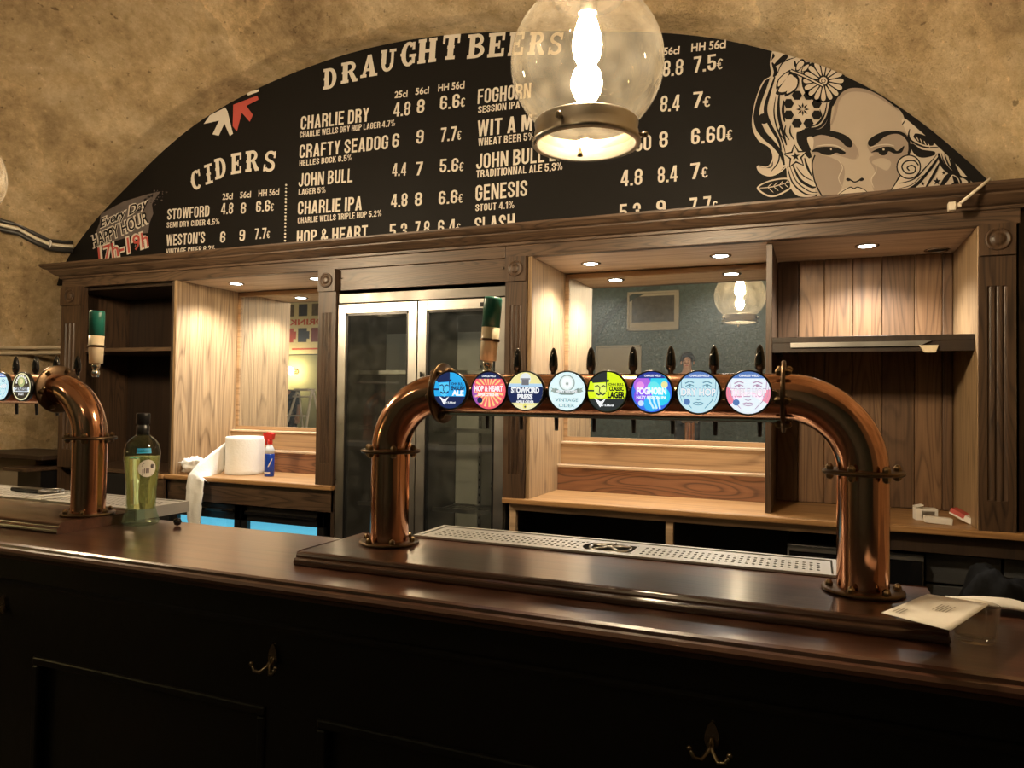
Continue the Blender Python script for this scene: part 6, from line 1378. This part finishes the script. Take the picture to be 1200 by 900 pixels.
# people: one continuous skinned body each, clothes and hair as children
def skinned(name, mat, verts, edges, radii, parent, root, sub=2):
    me = bpy.data.meshes.new(name); me.from_pydata([tuple(Vector(v) - ROOTLOC[parent.name]) for v in verts], edges, []); me.materials.append(mat)
    o = bpy.data.objects.new(name, me); COL.objects.link(o); o.parent = parent
    m = o.modifiers.new('skin', 'SKIN'); m.use_smooth_shade = True
    me.skin_vertices[0].data.foreach_set('radius', [x for r in radii for x in (r if isinstance(r, tuple) else (r, r))])
    for i, sv in enumerate(me.skin_vertices[0].data): sv.use_root = (i == root)
    s = o.modifiers.new('sub', 'SUBSURF'); s.levels = s.render_levels = sub
    return o
def person(x, y, z0, face, label, shirt, bend=0.0, hscale=1.0):
    """face: angle of the gaze round Z; bend leans the trunk forward"""
    t = thing('person', label, 'person', (x, y, z0)); rz = Matrix.Rotation(face, 4, 'Z'); O = Vector((x, y, z0))
    def W(p):
        p = Vector(p) * hscale
        if p.z > 0.95 * hscale:
            h = p - Vector((0, 0, 0.95 * hscale)); p = Vector((0, 0, 0.95 * hscale)) + Matrix.Rotation(-bend, 4, 'X') @ h
        return O + rz @ p
    V = {}; order = []; E = []; Rr = []
    def add(k, p, r, par=None):
        V[k] = len(order); order.append(W(p)); Rr.append(r)
        if par is not None: E.append((V[par], V[k]))
    add('pel', (0, 0, .95), (.15, .11)); add('waist', (0, 0, 1.08), (.13, .10), 'pel'); add('chest', (0, 0, 1.28), (.155, .11), 'waist'); add('up', (0, 0, 1.42), (.11, .085), 'chest')
    add('neck', (0, .01, 1.50), (.055, .055), 'up'); add('jaw', (0, .025, 1.56), (.058, .072), 'neck'); add('head', (0, .02, 1.64), (.074, .092), 'jaw'); add('crown', (0, .01, 1.70), (.06, .075), 'head')
    add('nose', (0, .118, 1.615), (.012, .014), 'head')
    for s, n in ((-1, 'l'), (1, 'r')):
        add('sh' + n, (s * .17, 0, 1.42), .058, 'up'); add('el' + n, (s * .235, .01, 1.14), .042, 'sh' + n); add('wr' + n, (s * .22, .18, 1.02), .027, 'el' + n); add('pa' + n, (s * .215, .25, 1.02), (.022, .034), 'wr' + n)
        for k in range(4):
            a = (k - 1.5) * .019; L2 = (.062, .072, .068, .052)[k]
            add(f'f{k}a' + n, (s * .215 + a, .285, 1.018), .010, 'pa' + n); add(f'f{k}b' + n, (s * .215 + a * 1.1, .285 + L2 * .55, 1.008), .009, f'f{k}a' + n); add(f'f{k}c' + n, (s * .215 + a * 1.1, .285 + L2 * .8, .985), .008, f'f{k}b' + n)
        add('tha' + n, (s * .215 - s * .036, .235, 1.02), .011, 'wr' + n); add('thb' + n, (s * .215 - s * .05, .275, 1.015), .010, 'tha' + n)
        add('hip' + n, (s * .09, 0, .90), .085, 'pel'); add('kn' + n, (s * .10, .01, .50), .058, 'hip' + n); add('an' + n, (s * .105, -.01, .10), .040, 'kn' + n); add('toe' + n, (s * .12, .13, .04), (.038, .035), 'an' + n)
    body = skinned('body', M['skin'], order, E, Rr, t, 0)
    def sub(name, keys, mat, k):
        ks = [q for q in keys if q in V]; idx = {q: i for i, q in enumerate(ks)}; inv = {v: q for q, v in V.items()}
        ee = [(idx[inv[a]], idx[inv[b]]) for a, b in E if inv[a] in idx and inv[b] in idx]
        return skinned(name, mat, [order[V[q]] for q in ks], ee, [tuple(x * k + .014 for x in (Rr[V[q]] if isinstance(Rr[V[q]], tuple) else (Rr[V[q]],) * 2)) for q in ks], t, 0)
    sub('shirt', ['waist', 'pel', 'chest', 'up', 'shl', 'ell', 'shr', 'elr'], shirt, 1.15)
    sub('trousers', ['pel', 'hipl', 'knl', 'anl', 'hipr', 'knr', 'anr'], M['denim'], 1.06)
    sub('shoes', ['anl', 'toel'], M['black'], 1.1); sub('shoes', ['anr', 'toer'], M['black'], 1.1)
    # hair cap over the crown and back of the head
    rws = []
    for i in range(9):
        th = math.radians(5 + 95 * i / 8); r_ = []
        for k in range(25):
            ph = math.radians(-250 + 320 * k / 24 - 0) if i > 4 else 2 * math.pi * k / 24; ph = math.radians(145 + 250 * k / 24) if i > 4 else math.radians(145 + 360 * k / 24)
            d = Vector((math.sin(th) * math.cos(ph) * .088, math.sin(th) * math.sin(ph) * .108, math.cos(th) * .105)) * (1 + .05 * noise.noise((i, k * .7, 1)))
            r_.append(W(Vector((0, .012, 1.655)) + d))
        rws.append(r_)
    MB().grid(rws).build('hair', M['hair'], t, solid=0.012)
    fc = MB()
    for s in (-1, 1):
        p = W((s * .032, .108, 1.645)); fc.grid(blob(p, (.011, .011, .007), 0, 0, 10, 6), 0, close=True)
        p = W((s * .085, .015, 1.62)); fc.grid(blob(p, (.012, .02, .03), 0, 0, 10, 6), 2, close=True)
        fc.grid([[W((s * (.018 + .03 * q), .112 - .008 * q, 1.664 + dz)) for q in (0, .5, 1)] for dz in (0, .006)], 0)
    fc.grid([[W((.022 * q, .108 - .006 * abs(q), 1.573 + dz)) for q in (-1, -.5, 0, .5, 1)] for dz in (-.005, .005)], 1)
    fc.build('face_features', [M['hair'], M['red_print'], M['skin']], t)
    return t
person(-1.60, -2.2, 0.5, 0.0, 'person in a dark green top reflected in the wide mirror', M['shirt'])
person(-8.1, -1.9, 0.5, -0.5, 'person with dark hair stooping, reflected in the left mirror', M['shirt2'], 1.0, 0.93)
